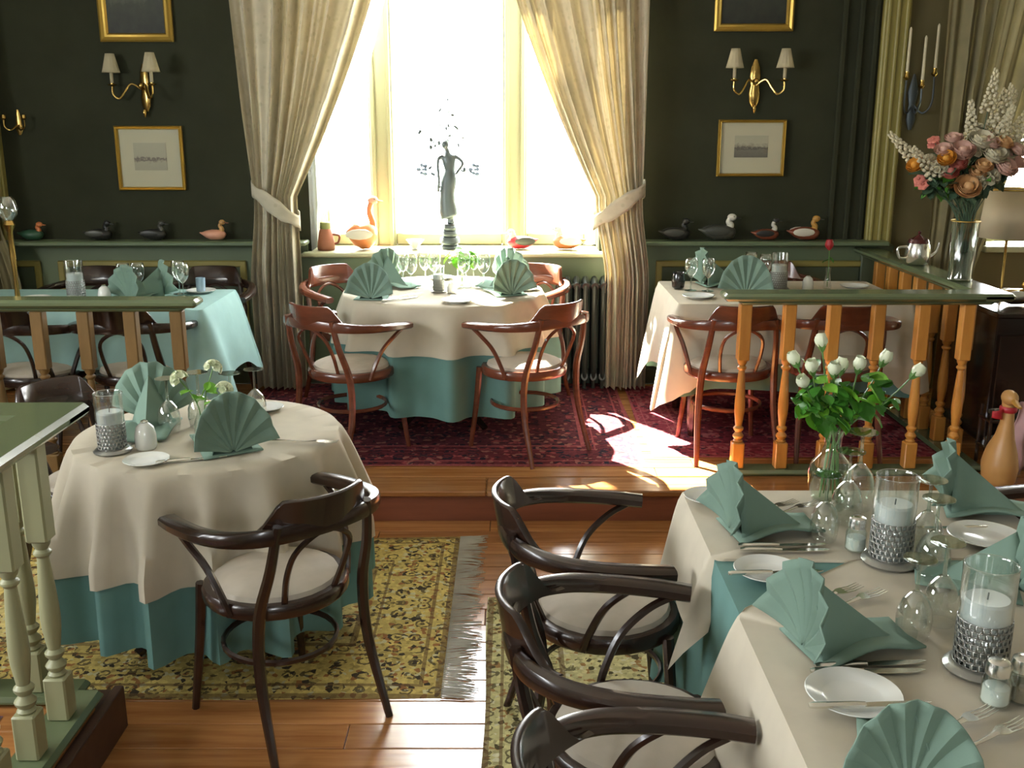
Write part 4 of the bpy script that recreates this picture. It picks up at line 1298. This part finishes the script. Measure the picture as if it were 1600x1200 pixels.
for kind, m, lab, heads in mixed:
    nm = {'spike': 'flower_spike', 'peony': 'peony', 'rose': 'garden_rose', 'small': 'small_blossom', 'carnation': 'carnation'}[kind]
    for i, ((dx, dy, dz), where) in enumerate(heads):
        lv = [(rb.uniform(.62, .92), rb.uniform(0, 6.28), rb.uniform(1.0, 1.7)) for _ in range(5)]
        s = {'small': 1.5, 'carnation': 1.5, 'spike': 1.0}.get(kind, 1.0)
        dx -= .045; dz += .10 * max(0, 1 - (dz - .34) / .5)
        base_p = Vector((bx + rb.uniform(-.025, .025), by + rb.uniform(-.025, .025), bz + .02))
        top_p = Vector((bx + dx, by + dy, bz + dz))
        t = thing(nm, lab + ' ' + where, 'flower', base_p, 0, 'flowers of the mixed bouquet' )
        h = top_p - base_p
        neck = Vector((dx * .12, dy * .12, .27))
        path = smooth_path([(0, 0, 0), neck, neck * .4 + h * .6 + Vector((0, 0, .02)), h], 6)
        MB().sweep(path, .0025, 5).obj('stem', 'leaf3', t)
        ax = (path[-1] - path[-4]).normalized()
        if kind != 'spike': ax = (ax + Vector((0, -.6, .2))).normalized()
        inst('bloom', bloom(m, kind), t, h, ax.to_track_quat('Z', 'Y').to_euler(), (s, s, s))
        for (tt, an, ls) in lv:
            p = path[max(8, int(tt * (len(path) - 1)))]
            inst('leaf', LEAF['leaf3' if rb.random() < .7 else 'leaf'], t, p, (R(rb.uniform(-50, 20)), R(rb.uniform(-30, 30)), an), (ls, ls, ls))

# ================================================================== CURTAINS
def tied_curtain(name, label, cat, out_top, in_top, out_tie, in_tie, out_bot, in_bot, y0, m, n=8, amp=.055, ztop=3.35, ztie=1.36, zbot=.17, seed=1, band=True, power=1.5, bandm=None, hook=0.0):
    t = thing(name, label, cat, ((out_tie + in_tie) / 2, y0, zbot))
    ox, oy, oz = (out_tie + in_tie) / 2, y0, zbot
    rnd = random.Random(seed)
    ph = [rnd.random() * 6.28 for _ in range(5)]
    def fn(u, v):
        z = ztop + (zbot - ztop) * v
        if z >= ztie:
            g = ((ztop - z) / (ztop - ztie))
            xo = out_top + (out_tie - out_top) * g ** 1.2
            xi = in_top + (in_tie - in_top) * g ** power
            A = amp * (1 - .45 * g ** 3)
        else:
            g = (ztie - z) / (ztie - zbot)
            k = min(1, g * 2.2) ; k = k * k * (3 - 2 * k)
            xo = out_tie + (out_bot - out_tie) * k
            xi = in_tie + (in_bot - in_tie) * k
            A = amp * (.55 + .35 * k)
        uu = u + .034 * math.sin(u * 8 + ph[0]) + .016 * math.sin(z * 1.3 + u * 11 + ph[3]) + .010 * math.sin(u * 23 + ph[4])
        f = math.sin(2 * PI * n * uu + ph[1])
        f = (2 * abs(f * .5 + .5) ** .55 - 1) * (.75 + .35 * math.sin(u * 13 + ph[2])) + .28 * math.sin(2 * PI * n * 1.8 * uu + ph[2] + z * .8)
        y = y0 + A * f - .03 * math.sin(PI * u)
        x = xo + (xi - xo) * u
        return (x - ox, y - oy, z - oz)
    MB().grid(fn, n * 20, 64).obj('drape', m, t, angle=80)
    if band:
        # gathered tie band wrapping the bundle, rising to a hook on the wall
        a, b = out_tie, in_tie
        hw = abs(b - a) / 2 + .012
        cxm = (a + b) / 2
        mm = MB()
        sgn = 1 if a > b else -1
        def fb(u, v):
            an = 2 * PI * u
            xx = cxm + hw * math.cos(an)
            yy = y0 + .075 * math.sin(an) - .012
            side = (xx - cxm) / hw * sgn              # +1 at the outer (hook) side
            zc = ztie - .05 + .10 * side + hook
            hh = .048 + .012 * math.sin(an * 3)
            return (xx - ox, yy - oy, zc + (v - .5) * 2 * hh - oz + .006 * math.sin(an * 9) * (v - .5))
        mm.grid(fb, 40, 4, closeu=True)
        mm.obj('tieback', bandm or m, t, solid=.006)
    return t
tied_curtain('curtain', 'beige damask curtain tied back beside the jar, greyish in shade', 'curtain', -1.68, -.62, -1.555, -1.30, -1.60, -1.29, 6.28, 'curtain', seed=3)
tied_curtain('curtain', 'beige damask curtain tied back above the radiator, glowing in backlight', 'curtain', .80, -.17, .790, .505, .845, .575, 6.28, 'curtain', seed=5)
tied_curtain('sheer_curtain', 'white sheer gathered behind the shaded damask curtain', 'curtain', -1.26, -.62, -1.25, -1.17, -1.26, -1.20, 6.66, 'sheer', n=9, amp=.012, ztie=1.30, zbot=1.03, seed=7, band=False, power=1.35)
tied_curtain('sheer_curtain', 'white sheer gathered behind the glowing damask curtain', 'curtain', .54, -.10, .535, .44, .54, .47, 6.66, 'sheer', n=9, amp=.012, ztie=1.30, zbot=1.03, seed=9, band=False, power=1.35)
tied_curtain('curtain', 'olive drape hanging behind the mixed bouquet and the candle sconce', 'curtain', 2.52, 3.42, 2.56, 2.85, 2.56, 2.85, 6.30, 'olive_curtain', n=8, amp=.04, ztie=.9, seed=12, band=False, power=1.1)
tied_curtain('curtain', 'olive drape with a gold cord at the dark picture edge', 'curtain', -3.75, -3.17, -3.55, -3.12, -3.55, -3.02, 6.25, 'olive_curtain', n=7, amp=.04, ztie=1.30, seed=15, band=True, bandm='brass')
tag(MB().sweep([(-1.85, 6.30, 3.38), (1.0, 6.30, 3.38)], .018, 10).obj('curtain_rod', 'brass'), 'brass curtain rod above the round window table', 'curtain rod')

# ================================================================== WALL PIECES
def print_mat(name, kind):
    m = mat(name, (.4, .36, .25), .6)
    v = coords(m, 'Generated')
    s = nd(m, 'ShaderNodeSeparateXYZ'); ln(m, v, s.inputs[0])
    nz = noise(m, v, 7, 5)
    h = math_(m, 'MULTIPLY_ADD', math_(m, 'SUBTRACT', nz, .5), .55, s.outputs[2])
    if kind == 'etching':
        c = ramp(m, h, [(0.0, (.16, .14, .11)), (.35, (.20, .18, .14)), (.42, (.10, .085, .07)), (.52, (.30, .27, .20)), (.62, (.46, .42, .31)), (1, (.42, .39, .29))])
    elif kind == 'sketch':
        c = ramp(m, h, [(0.0, (.38, .34, .25)), (.3, (.40, .36, .26)), (.42, (.16, .13, .11)), (.5, (.42, .38, .28)), (1, (.44, .40, .30))])
    else:
        c = ramp(m, h, [(0.0, (.012, .014, .010)), (.35, (.03, .035, .022)), (.5, (.075, .085, .055)), (.6, (.03, .04, .024)), (.8, (.10, .12, .075)), (1, (.02, .025, .016))])
    ln(m, c, base(m))
    return m
def picture(label, x0, x1, z0, z1, fw, matw, art, framem='gold'):
    w, h = x1 - x0, z1 - z0
    t = thing('framed_picture', label, 'picture', ((x0 + x1) / 2, WY - .004, z0))
    fr = MB()
    prof = [(0, 0), (0, -.022), (.25, -.030), (.55, -.022), (.8, -.026), (1.0, -.012), (1.0, 0)]
    cs = [(-w / 2, 0, 1, 1), (w / 2, 0, -1, 1), (w / 2, h, -1, -1), (-w / 2, h, 1, -1)]
    vs = []; n = len(prof)
    for (cx_, cz_, sx, sz) in cs:
        for (a, d) in prof:
            vs.append((cx_ + sx * a * fw, d, cz_ + sz * a * fw))
    fs = []
    for i in range(4):
        j = (i + 1) % 4
        for k in range(n - 1):
            fs.append((i * n + k, i * n + k + 1, j * n + k + 1, j * n + k))
    fr.add(vs, fs).obj('frame', framem, t, angle=30)
    MB().box((0, -.006, h / 2), (w - 2 * fw + .004, .006, h - 2 * fw + .004)).obj('mat_board', 'mat_board' if matw else print_mat('painting', art), t, smooth=False)
    if matw:
        MB().box((0, -.0105, h / 2), (w - 2 * fw - 2 * matw[0], .003, h - 2 * fw - matw[1] - matw[2]), ).obj('print', print_mat('print', art), t, smooth=False, loc=(0, 0, (matw[2] - matw[1]) / 2))
        MB().box((0, -.0135, h / 2), (w - 2 * fw, .001, h - 2 * fw)).obj('glazing', 'pane', t, smooth=False)
    return t
picture('gilt-framed sketch print with ivory mat hanging above the dark corner table', -2.445, -2.03, 1.385, 1.775, .022, (.085, .08, .10), 'sketch')
picture('small gilt-framed landscape etching in a wide ivory mat, below a wall lamp', 1.268, 1.685, 1.470, 1.812, .020, (.085, .075, .095), 'etching')
picture('dark oil painting in a broad gilt frame above the wall lamp in the gloomy corner', -2.475, -2.035, 2.265, 2.86, .05, None, 'oil')
picture('dark green oil painting in a gilt frame above the wall lamp by the pilaster', 1.212, 1.686, 2.325, 2.92, .045, None, 'oil')

def make_sconce():
    t = thing('wall_lamp', '', 'wall lamp')
    bp = MB()
    bp.lathe([(.012, -.13), (.030, -.10), (.036, -.05), (.026, 0), (.034, .05), (.028, .10), (.010, .15)], 12, (0, .0, 0), sy=.45)
    bp.obj('backplate', 'brass', t)
    MB().lathe([(.004, -.165), (.010, -.15), (.014, -.135), (.008, -.12)], 10, (0, -.02, 0)).obj('finial', 'brass', t)
    MB().ell((0, -.03, .02), (.020, .020, .020), 10, 8).obj('boss', 'brass', t)
    for s in (-1, 1):
        MB().sweep(smooth_path([(0, -.03, .0), (s * .05, -.06, .03), (s * .085, -.085, -.02), (s * .115, -.10, -.055), (s * .148, -.11, -.03), (s * .150, -.11, .02)], 6), [.006, .007, .006], 8).obj('arm', 'brass', t)
        MB().lathe([(.006, .015), (.026, .024), (.028, .028), (.010, .030), (.010, .036)], 14, (s * .15, -.11, 0)).obj('drip_pan', 'brass', t)
        MB().lathe([(.010, .034), (.0105, .11), (.004, .112)], 10, (s * .15, -.11, 0)).obj('candle_sleeve', 'shade', t)
        MB().lathe([(.052, .095), (.044, .125), (.032, .175), (.025, .205)], 28, (s * .15, -.11, 0), capb=False, capt=False, flute=(14, .03)).obj('shade', 'shade', t, solid=.0015)
    return t
place('sconce', make_sconce, 'twin-arm brass wall lamp with ivory shades above the etching', (1.478, WY - .012, 2.015), 0, 'twin-arm brass wall lamps', 1.0)
place('sconce', make_sconce, 'twin-arm brass wall lamp with ivory shades above the sketch print in the gloomy corner', (-2.235, WY - .012, 1.99), R(-22), 'twin-arm brass wall lamps', 1.0)
# candle sconce on olive wall
t = thing('candle_sconce', 'dark wall sconce with three tall white candles beside the gilt pilaster', 'candle sconce', (2.445, WY - .01, 1.95))
MB().lathe([(.01, -.20), (.03, -.14), (.02, -.05), (.035, .02), (.02, .08), (.006, .13)], 12, sy=.4).obj('backplate', 'bronze', t)
for i, (dx, dy, z) in enumerate([(-.08, -.09, .13), (.0, -.13, .08), (.085, -.09, .15)]):
    MB().sweep(smooth_path([(0, -.02, -.05), (dx * .6, dy * .5, -.10), (dx, dy, -.04), (dx, dy, z - .03)], 5), .006, 6).obj('arm', 'bronze', t)
    MB().lathe([(.006, z - .04), (.022, z - .025), (.012, z - .01), (.013, z + .01)], 12, (dx, dy, 0)).obj('candle_cup', 'brass', t)
    MB().lathe([(.0095, z), (.008, z + .25), (.003, z + .262)], 10, (dx, dy, 0)).obj('taper_candle', 'ivory_petal', t)
# small brass bracket in the dark corner
t = thing('wall_bracket', 'small dim brass wall bracket at the dark picture edge', 'wall bracket', (-3.03, WY - .008, 1.78))
MB().lathe([(.008, -.06), (.022, -.03), (.016, .05), (.006, .09)], 10, sy=.4).obj('backplate', 'brass', t)
for s in (-1, 1):
    MB().sweep(smooth_path([(0, -.02, 0), (s * .03, -.05, -.03), (s * .06, -.06, -.01), (s * .062, -.06, .03)], 5), .005, 6).obj('arm', 'brass', t)
    MB().lathe([(.006, .03), (.015, .04), (.012, .06)], 10, (s * .062, -.06, 0)).obj('cup', 'brass', t)
# oil lamp with glass globe at the dark picture edge
t = thing('globe_lamp', 'brass lamp with clear glass globe at the dark picture edge', 'lamp', (-2.62, 5.20, ZL - .002))
MB().lathe([(.055, 0), (.050, .01), (.014, .02), (.010, .12), (.016, .25), (.012, .36), (.03, .40), (.02, .42)], 14).obj('stand', 'brass', t)
MB().lathe([(.018, .42), (.045, .45), (.050, .48), (.042, .52), (.028, .54)], 16, capt=False).obj('globe', 'crystal', t)
PROTO_G = t
t.location = (-2.545, 5.22, ZL)

# ================================================================== DUCKS
def duck(label, loc, rz, L, body, head, bill, wing=None, tall=0.0, name='duck_decoy', fat=1.0, cat='duck figure', breast=None):
    """wooden duck, head to +x; L body length"""
    t = thing(name, label, cat, loc, rz)
    secs = [(-.56, .30, .02, .015), (-.46, .27, .09, .05), (-.30, .24, .19, .14), (-.10, .22, .25, .20), (.10, .21, .26, .21), (.28, .21, .22, .19), (.40, .22, .14, .13), (.46, .23, .05, .05)]
    if tall > .5:
        secs = [(-.40, .42, .02, .02), (-.33, .40, .14, .12), (-.20, .37, .26, .27), (-.02, .35, .32, .34), (.15, .35, .31, .33), (.28, .37, .23, .25), (.36, .40, .10, .12)]
    mm = MB()
    seg = 14
    vs = []
    for (x, zc, ry, rz_) in secs:
        for i in range(seg):
            a = 2 * PI * i / seg
            z = zc + rz_ * math.sin(a)
            vs.append((x * L, ry * math.cos(a) * L * fat, max(.004, z * L)))
    fs = [(k * seg + i, k * seg + (i + 1) % seg, (k + 1) * seg + (i + 1) % seg, (k + 1) * seg + i) for k in range(len(secs) - 1) for i in range(seg)]
    fs += [tuple(range(seg)), tuple((len(secs) - 1) * seg + i for i in range(seg))]
    mm.add(vs, fs).obj('body', body, t)
    hz = .62 + tall
    nx = .26 if tall < .5 else .20
    MB().sweep(smooth_path([(nx * L, 0, .30 * L), ((nx + .06) * L, 0, (.42 + tall * .35) * L), ((nx - .02) * L, 0, (.50 + tall * .75) * L), ((nx + .06) * L, 0, hz * L)], 5), [.12 * L, .085 * L, .065 * L, .07 * L], 10).obj('neck', breast or head, t)
    MB().ell(((nx + .08) * L, 0, hz * L), (.13 * L, .095 * L, .10 * L), 12, 8).obj('head', head, t)
    MB().sweep([((nx + .17) * L, 0, (hz - .01) * L), ((nx + .25) * L, 0, (hz - .025) * L), ((nx + .33) * L, 0, (hz - .03) * L)], [(.045 * L, .035 * L), (.045 * L, .02 * L), (.035 * L, .008 * L)], 8, up=(0, 0, 1)).obj('bill', bill, t)
    if wing:
        for s in (-1, 1):
            mmw = MB().ell((0, 0, 0), (.34 * L, .03 * L, .13 * L), 12, 6)
            ry = .245 if tall < .5 else .30
            mmw.obj('wing', wing, t, loc=(-.08 * L, s * ry * L * fat, (.27 if tall < .5 else .40) * L))
    for s in (-1, 1):
        MB().ell(((nx + .12) * L, s * .082 * L, (hz + .025) * L), (.016 * L, .012 * L, .016 * L), 8, 6).obj('eye', 'bronze', t)
    return t
dk = lambda n, c, r=.4: M.setdefault(n, mat(n, c, r))
dk('duck_black', (.02, .02, .018)); dk('duck_grey', (.055, .056, .045)); dk('duck_white', (.55, .52, .44)); dk('duck_rust', (.20, .05, .022)); dk('duck_green', (.03, .09, .05)); dk('duck_yellow', (.45, .24, .05))
dk('duck_orange', (.55, .17, .05)); dk('duck_pale', (.60, .58, .50)); dk('duck_teal', (.10, .26, .20)); dk('duck_tan', (.50, .27, .09)); dk('duck_red', (.42, .02, .03)); dk('duck_pink', (.62, .30, .20))
LZ = 1.081
duck('dark grey duck decoy on the wainscot ledge, closest to the glowing curtain', (1.02, WY - .075, LZ), 0, .19, 'duck_black', 'duck_black', 'duck_grey', 'duck_grey')
duck('long grey duck decoy with pale head on the wainscot ledge', (1.29, WY - .075, LZ), 0, .23, 'duck_grey', 'duck_pale', 'duck_black', 'duck_grey')
duck('white-necked dark duck decoy, third along the wainscot ledge', (1.585, WY - .075, LZ), 0, .17, 'duck_rust', 'duck_black', 'duck_grey', 'duck_black', .10, breast='duck_white')
duck('rust and cream duck decoy nearest the pilaster on the wainscot ledge', (1.825, WY - .075, LZ), 0, .20, 'duck_rust', 'duck_yellow', 'duck_grey', 'duck_white', .05)
duck('pinkish-brown duck decoy on the ledge above the panelled corner of the dark room', (-1.86, WY - .075, LZ), 0, .16, 'duck_pink', 'duck_tan', 'duck_rust', None, .08)
duck('dim grey duck decoy on the ledge, middle of the dark corner', (-2.24, WY - .075, LZ), 0, .17, 'duck_black', 'duck_grey', 'duck_grey', 'duck_black')
duck('very dim duck decoy on the ledge under the gilt sketch print', (-2.58, WY - .075, LZ), 0, .17, 'duck_black', 'duck_black', 'duck_grey', 'duck_grey')
duck('orange-billed dim duck decoy at the far dark end of the ledge', (-3.00, WY - .075, LZ), 0, .16, 'duck_green', 'duck_orange', 'duck_orange', None)
SZ = 1.0055
duck('long-necked orange and white duck on the sunlit window sill', (-.955, 6.57, SZ), R(8), .26, 'duck_orange', 'duck_pink', 'duck_orange', 'duck_white', .58, fat=.95, breast='duck_orange')
duck('grey-winged duck with red breast on the window sill', (.06, 6.60, SZ), R(190), .20, 'duck_red', 'duck_white', 'duck_grey', 'duck_grey', -.08)
duck('orange-bodied white-headed duck at the radiator end of the window sill', (.36, 6.58, SZ), R(175), .21, 'duck_orange', 'duck_white', 'duck_grey', 'duck_pale', .0)
# terracotta jar, small white bowl
t = thing('jar', 'terracotta jar with a green neck on the window sill', 'jar', (-1.185, 6.55, SZ))
MB().lathe([(.050, 0), (.056, .008), (.054, .05), (.042, .115), (.034, .135)], 20).obj('jar_body', mat('terracotta', (.34, .13, .075), .6), t)
MB().lathe([(.032, .134), (.036, .140), (.034, .175), (.028, .178)], 18).obj('neck', mat('green_glaze', (.24, .27, .10), .4), t)
MB().sweep(smooth_path([(.045, 0, .10), (.085, 0, .09), (.078, 0, .05), (.054, 0, .04)], 5), .007, 8).obj('handle', 'duck_rust', t)
t = thing('fluted_bowl', 'small white fluted bowl on the window sill below the statue', 'bowl', (-.62, 6.56, SZ))
MB().lathe([(.018, 0), (.022, .006), (.018, .014), (.045, .05), (.056, .066), (.053, .067), (.040, .05)], 28, capt=False, flute=(7, .07)).obj('bowl_body', 'china', t)

# ================================================================== STATUE
t = thing('bronze_statue', 'dark bronze figure of a robed woman with flowering branches on the window sill', 'statue', (-.40, 6.62, SZ))
for z0, z1, r0, r1 in ((0, .022, .070, .062), (.022, .038, .048, .052), (.038, .075, .066, .060), (.075, .092, .044, .048), (.092, .115, .060, .052), (.115, .130, .040, .044), (.130, .150, .054, .046), (.150, .160, .036, .036)):
    MB().lathe([(r0 * .96, z0), (r0, z0 + .003), (r1, z1 - .003), (r1 * .94, z1)], 24).obj('plinth_ring', 'bronze', t)
fm = MB()
secs = [(.008, .0, .160, .026, .022), (.008, 0, .195, .020, .018), (.0, 0, .203, .058, .044), (-.006, 0, .24, .060, .044), (-.012, 0, .30, .052, .040), (-.010, 0, .36, .048, .038), (-.002, 0, .42, .052, .040), (.004, 0, .455, .046, .036), (.006, 0, .495, .032, .026), (.002, 0, .545, .043, .032), (-.004, 0, .580, .044, .026), (-.006, 0, .600, .018, .016), (-.010, -.004, .625, .013, .013)]
path = [(a, b, c) for a, b, c, d, e in secs]
fm.sweep(path, [(d, e) for a, b, c, d, e in secs], 14, up=(0, 1, 0))
fm.ell((-.020, -.006, .655), (.024, .026, .032), 12, 10)
fm.ell((-.016, .008, .668), (.027, .024, .028), 10, 8)
fm.sweep(smooth_path([(.036, 0, .585), (.075, -.010, .56), (.088, -.012, .535), (.062, -.030, .495), (.045, -.035, .47)], 5), [.014, .011, .010, .009], 8)
fm.sweep(smooth_path([(-.038, 0, .585), (-.062, -.01, .57), (-.068, -.02, .52), (-.062, -.03, .44), (-.070, -.02, .36)], 5), [.014, .011, .010, .008], 8)
fig = fm.obj('figure', 'bronze', t)
md = fig.modifiers.new('skin', 'REMESH'); md.mode = 'VOXEL'; md.voxel_size = .006; md.use_smooth_shade = True
md2 = fig.modifiers.new('relax', 'SMOOTH'); md2.iterations = 3
rs = random.Random(4)
lm = MB().ell((0, 0, 0), (.017, .011, .003), 6, 4).mesh('leaf', 'bronze')
lmb = MB()
for i in range(6):
    a = i * PI / 3
    lmb.ell(((.014 + .008 * (i % 2)) * math.cos(a), 0, (.014 + .006 * (i % 3)) * math.sin(a)), (.010 + .004 * (i % 2), .006, .010), 6, 4)
lmb.ell((0, 0, 0), (.008, .008, .008), 6, 4)
lmb = lmb.mesh('blossom', 'blue_leaf')
ends = [(-.165, .01, .50), (.165, 0, .50), (-.20, .0, .74), (-.10, .02, .68), (.05, .01, .80), (.13, 0, .70), (.02, -.01, .90), (-.05, 0, .85), (.10, .01, .60), (-.15, -.01, .62)]
for i, e in enumerate(ends):
    st = (.0, .02, .60) if e[2] > .55 else ((-.05, .02, .45) if e[0] < 0 else (.05, .02, .45))
    br = MB().sweep(smooth_path([st, (e[0] * .35, .03, (st[2] + e[2]) / 2 + .04), (e[0] * .8, e[1], e[2] + .01), e], 5), [.0022, .0014, .001], 5).obj('branch', 'bronze', t)
    if i < 2:
        inst('blossom', lmb, br, e, (0, 0, 0), (1.25, 1.25, 1.25))
    for k in range(4):
        f = .55 + .45 * k / 3
        p = (e[0] * f + rs.uniform(-.02, .02), e[1], st[2] + (e[2] - st[2]) * f + rs.uniform(-.01, .03))
        inst('leaf', lm, br, p, (rs.uniform(0, 3), rs.uniform(0, 3), rs.uniform(0, 3)), (1, 1, 1.4))

# ================================================================== RADIATOR
t = thing('radiator', 'grey cast-iron column radiator under the glowing curtain', 'radiator', (.29, WY - .14, PZ))
sec = MB()
for dy in (-.055, .055):
    sec.sweep([(0, dy, .07), (0, dy, .14), (0, dy, .62), (0, dy, .67)], [(.018, .024), (.020, .030), (.020, .030), (.018, .024)], 10, up=(0, 1, 0))
sec.sweep([(0, -.075, .66), (0, 0, .69), (0, .075, .66)], [(.022, .028)], 10, up=(0, 0, 1))
sec.sweep([(0, -.075, .09), (0, 0, .075), (0, .075, .09)], [(.022, .028)], 10, up=(0, 0, 1))
for dy in (-.06, .06):
    sec.lathe([(.014, 0), (.012, .03), (.018, .08)], 8, (0, dy, 0))
sm = sec.mesh('column_section', 'iron')
for k in range(6):
    inst('column_section', sm, t, (.056 * k, 0, 0))
MB().sweep([(-.02, 0, .655), (.34, 0, .655)], .016, 8).obj('header_pipe', 'iron', t)
MB().lathe([(.014, .62), (.022, .63), (.022, .68), (.012, .69)], 12, (.345, -.02, 0)).obj('valve', 'silver', t)

# ================================================================== CORNER BEYOND THE HANDRAIL
t = thing('sideboard', 'polished near-black sideboard beyond the handrail corner, window glare on its top', 'sideboard', (2.86, 5.28, PZ))
MB().box((0, 0, .735), (1.0, .76, .03), bev=.006).obj('top', 'dark_wood', t)
MB().box((0, .02, .39), (.94, .68, .66), bev=.004).obj('carcass', 'dark_wood', t)
for dx in (-.235, .235):
    d = MB().box((dx, -.332, .36), (.44, .02, .54), bev=.004).obj('door', 'dark_wood', t)
    MB().ell((dx * .25, -.350, .40), (.012, .012, .012), 8, 6).obj('knob', 'brass', d)
for dx in (-.42, .42):
    for dy in (-.28, .30):
        MB().lathe([(.02, 0), (.028, .06)], 8, (dx, dy, 0)).obj('foot', 'dark_wood', t)
# lamp on the sideboard
t = thing('table_lamp', 'brass table lamp with beige drum shade and gilt rim beside the bouquet', 'lamp', (2.575, 5.35, .901))
MB().lathe([(.060, 0), (.062, .008), (.050, .018), (.014, .03), (.007, .05), (.007, .32), (.012, .33), (.007, .34), (.006, .55)], 18).obj('base', 'brass', t)
MB().lathe([(.142, .315), (.120, .560)], 36, capb=False, capt=False).obj('shade', 'beige_shade', t, solid=.002)
MB().sweep([(.120 * math.cos(a), .120 * math.sin(a), .562) for a in [2 * PI * i / 36 for i in range(36)]], .005, 6, closed=True).obj('top_rim', 'gold', t)
mm = MB()
for k in range(3):
    a = k * 2 * PI / 3
    mm.sweep([(0, 0, .545), (.12 * math.cos(a), .12 * math.sin(a), .555)], .0018, 5)
mm.obj('shade_ring', 'brass', t)
duck('brass-coloured duck with white outline under the table lamp', (2.535, 5.12, .901), R(5), .20, 'brass', 'brass', 'gold', 'silver', .0)
# silver teapot on the return rail
t = thing('silver_pot', 'silver lidded pot on the handrail running back to the pilaster', 'pot', (2.225, 5.62, 1.038))
MB().lathe([(.045, 0), (.060, .012), (.068, .05), (.062, .10), (.055, .12)], 20).obj('pot_body', 'silver', t)
MB().lathe([(.058, .12), (.050, .14), (.02, .155), (.006, .165), (.010, .178), (.002, .185)], 18).obj('lid', mat('dark_red_lacquer', (.08, .018, .018), .25), t)
MB().sweep(smooth_path([(-.06, 0, .10), (-.11, 0, .09), (-.10, 0, .04), (-.064, 0, .035)], 5), .007, 8).obj('handle', 'silver', t)
MB().sweep(smooth_path([(.060, 0, .04), (.10, 0, .07), (.115, 0, .12)], 5), [.013, .009, .006], 8).obj('spout', 'silver', t)
# wooden goose standing on the platform
t = thing('wooden_goose', 'carved wooden goose with a red neck ribbon standing beside the turned balusters', 'goose figure', (2.275, 4.535, PZ))
gs = [(0, 0, .0, .055, .060), (0, 0, .03, .072, .085), (0, .0, .10, .080, .095), (0, -.005, .17, .066, .080), (0, -.015, .24, .042, .050), (0, -.02, .31, .030, .034), (0, -.018, .37, .026, .029), (0, -.015, .41, .030, .034)]
MB().sweep(smooth_path([(a, b, c) for a, b, c, d, e in gs], 3), [(d, e) for a, b, c, d, e in gs], 14, up=(0, 1, 0)).obj('body', 'duck_tan', t)
MB().ell((-.004, -.026, .430), (.034, .052, .036), 12, 8).obj('head', 'duck_tan', t)
MB().sweep([(-.004, -.07, .425), (-.006, -.105, .415), (-.006, -.135, .410)], [(.016, .014), (.014, .009), (.010, .005)], 8, up=(0, 0, 1)).obj('bill', 'duck_yellow', t)
MB().sweep([(.033 * math.cos(a), -.018 + .036 * math.sin(a), .375) for a in [2 * PI * i / 16 for i in range(16)]], [(.006, .014)], 6, closed=True, up=(0, 0, 1)).obj('ribbon', 'duck_red', t)
MB().grid(lambda u, v: (-.034 - .05 * u, -.04 - .01 * math.sin(3 * u), .38 - .05 * v + .02 * u * (v - .5)), 4, 4).obj('ribbon_bow', 'duck_red', t, solid=.004)
# low stand with silver dishes, pink cloth
t = thing('low_stand', 'low dark stand with two shelves of silver beside the wooden goose', 'stand', (2.41, 4.825, PZ))
for z in (.10, .24):
    MB().box((0, 0, z), (.19, .13, .016), bev=.003).obj('shelf', 'dark_wood', t)
for sx in (-.085, .085):
    for sy in (-.055, .055):
        MB().sweep([(sx, sy, 0), (sx, sy, .30)], .009, 8).obj('leg', 'dark_wood', t)
dish = lambda lab, z, x: tag(MB().lathe([(.03, 0), (.06, .006), (.072, .022), (.069, .023), (.05, .008), (.001, .007)], 24, capt=False).obj('silver_dish', 'silver', None, loc=(2.41 + x * .2, 4.825, PZ + z)), lab, 'dish')
dish('shallow silver dish on the upper shelf of the low stand', .2485, -.03)
dish('shallow silver dish on the lower shelf of the low stand', .1085, -.02)
o = MB().grid(lambda u, v: ((u - .5) * .15 + .01 * math.sin(9 * v), .020 * math.sin(u * 11 + v * 3) + .05 * v * (1 - v), .34 * (1 - v) + .006), 20, 12).obj('folded_cloth', 'pink_cloth', None, solid=.004, loc=(2.50, 4.715, PZ + .003))
tag(o, 'pink patterned cloth draped upright behind the wooden goose', 'cloth')
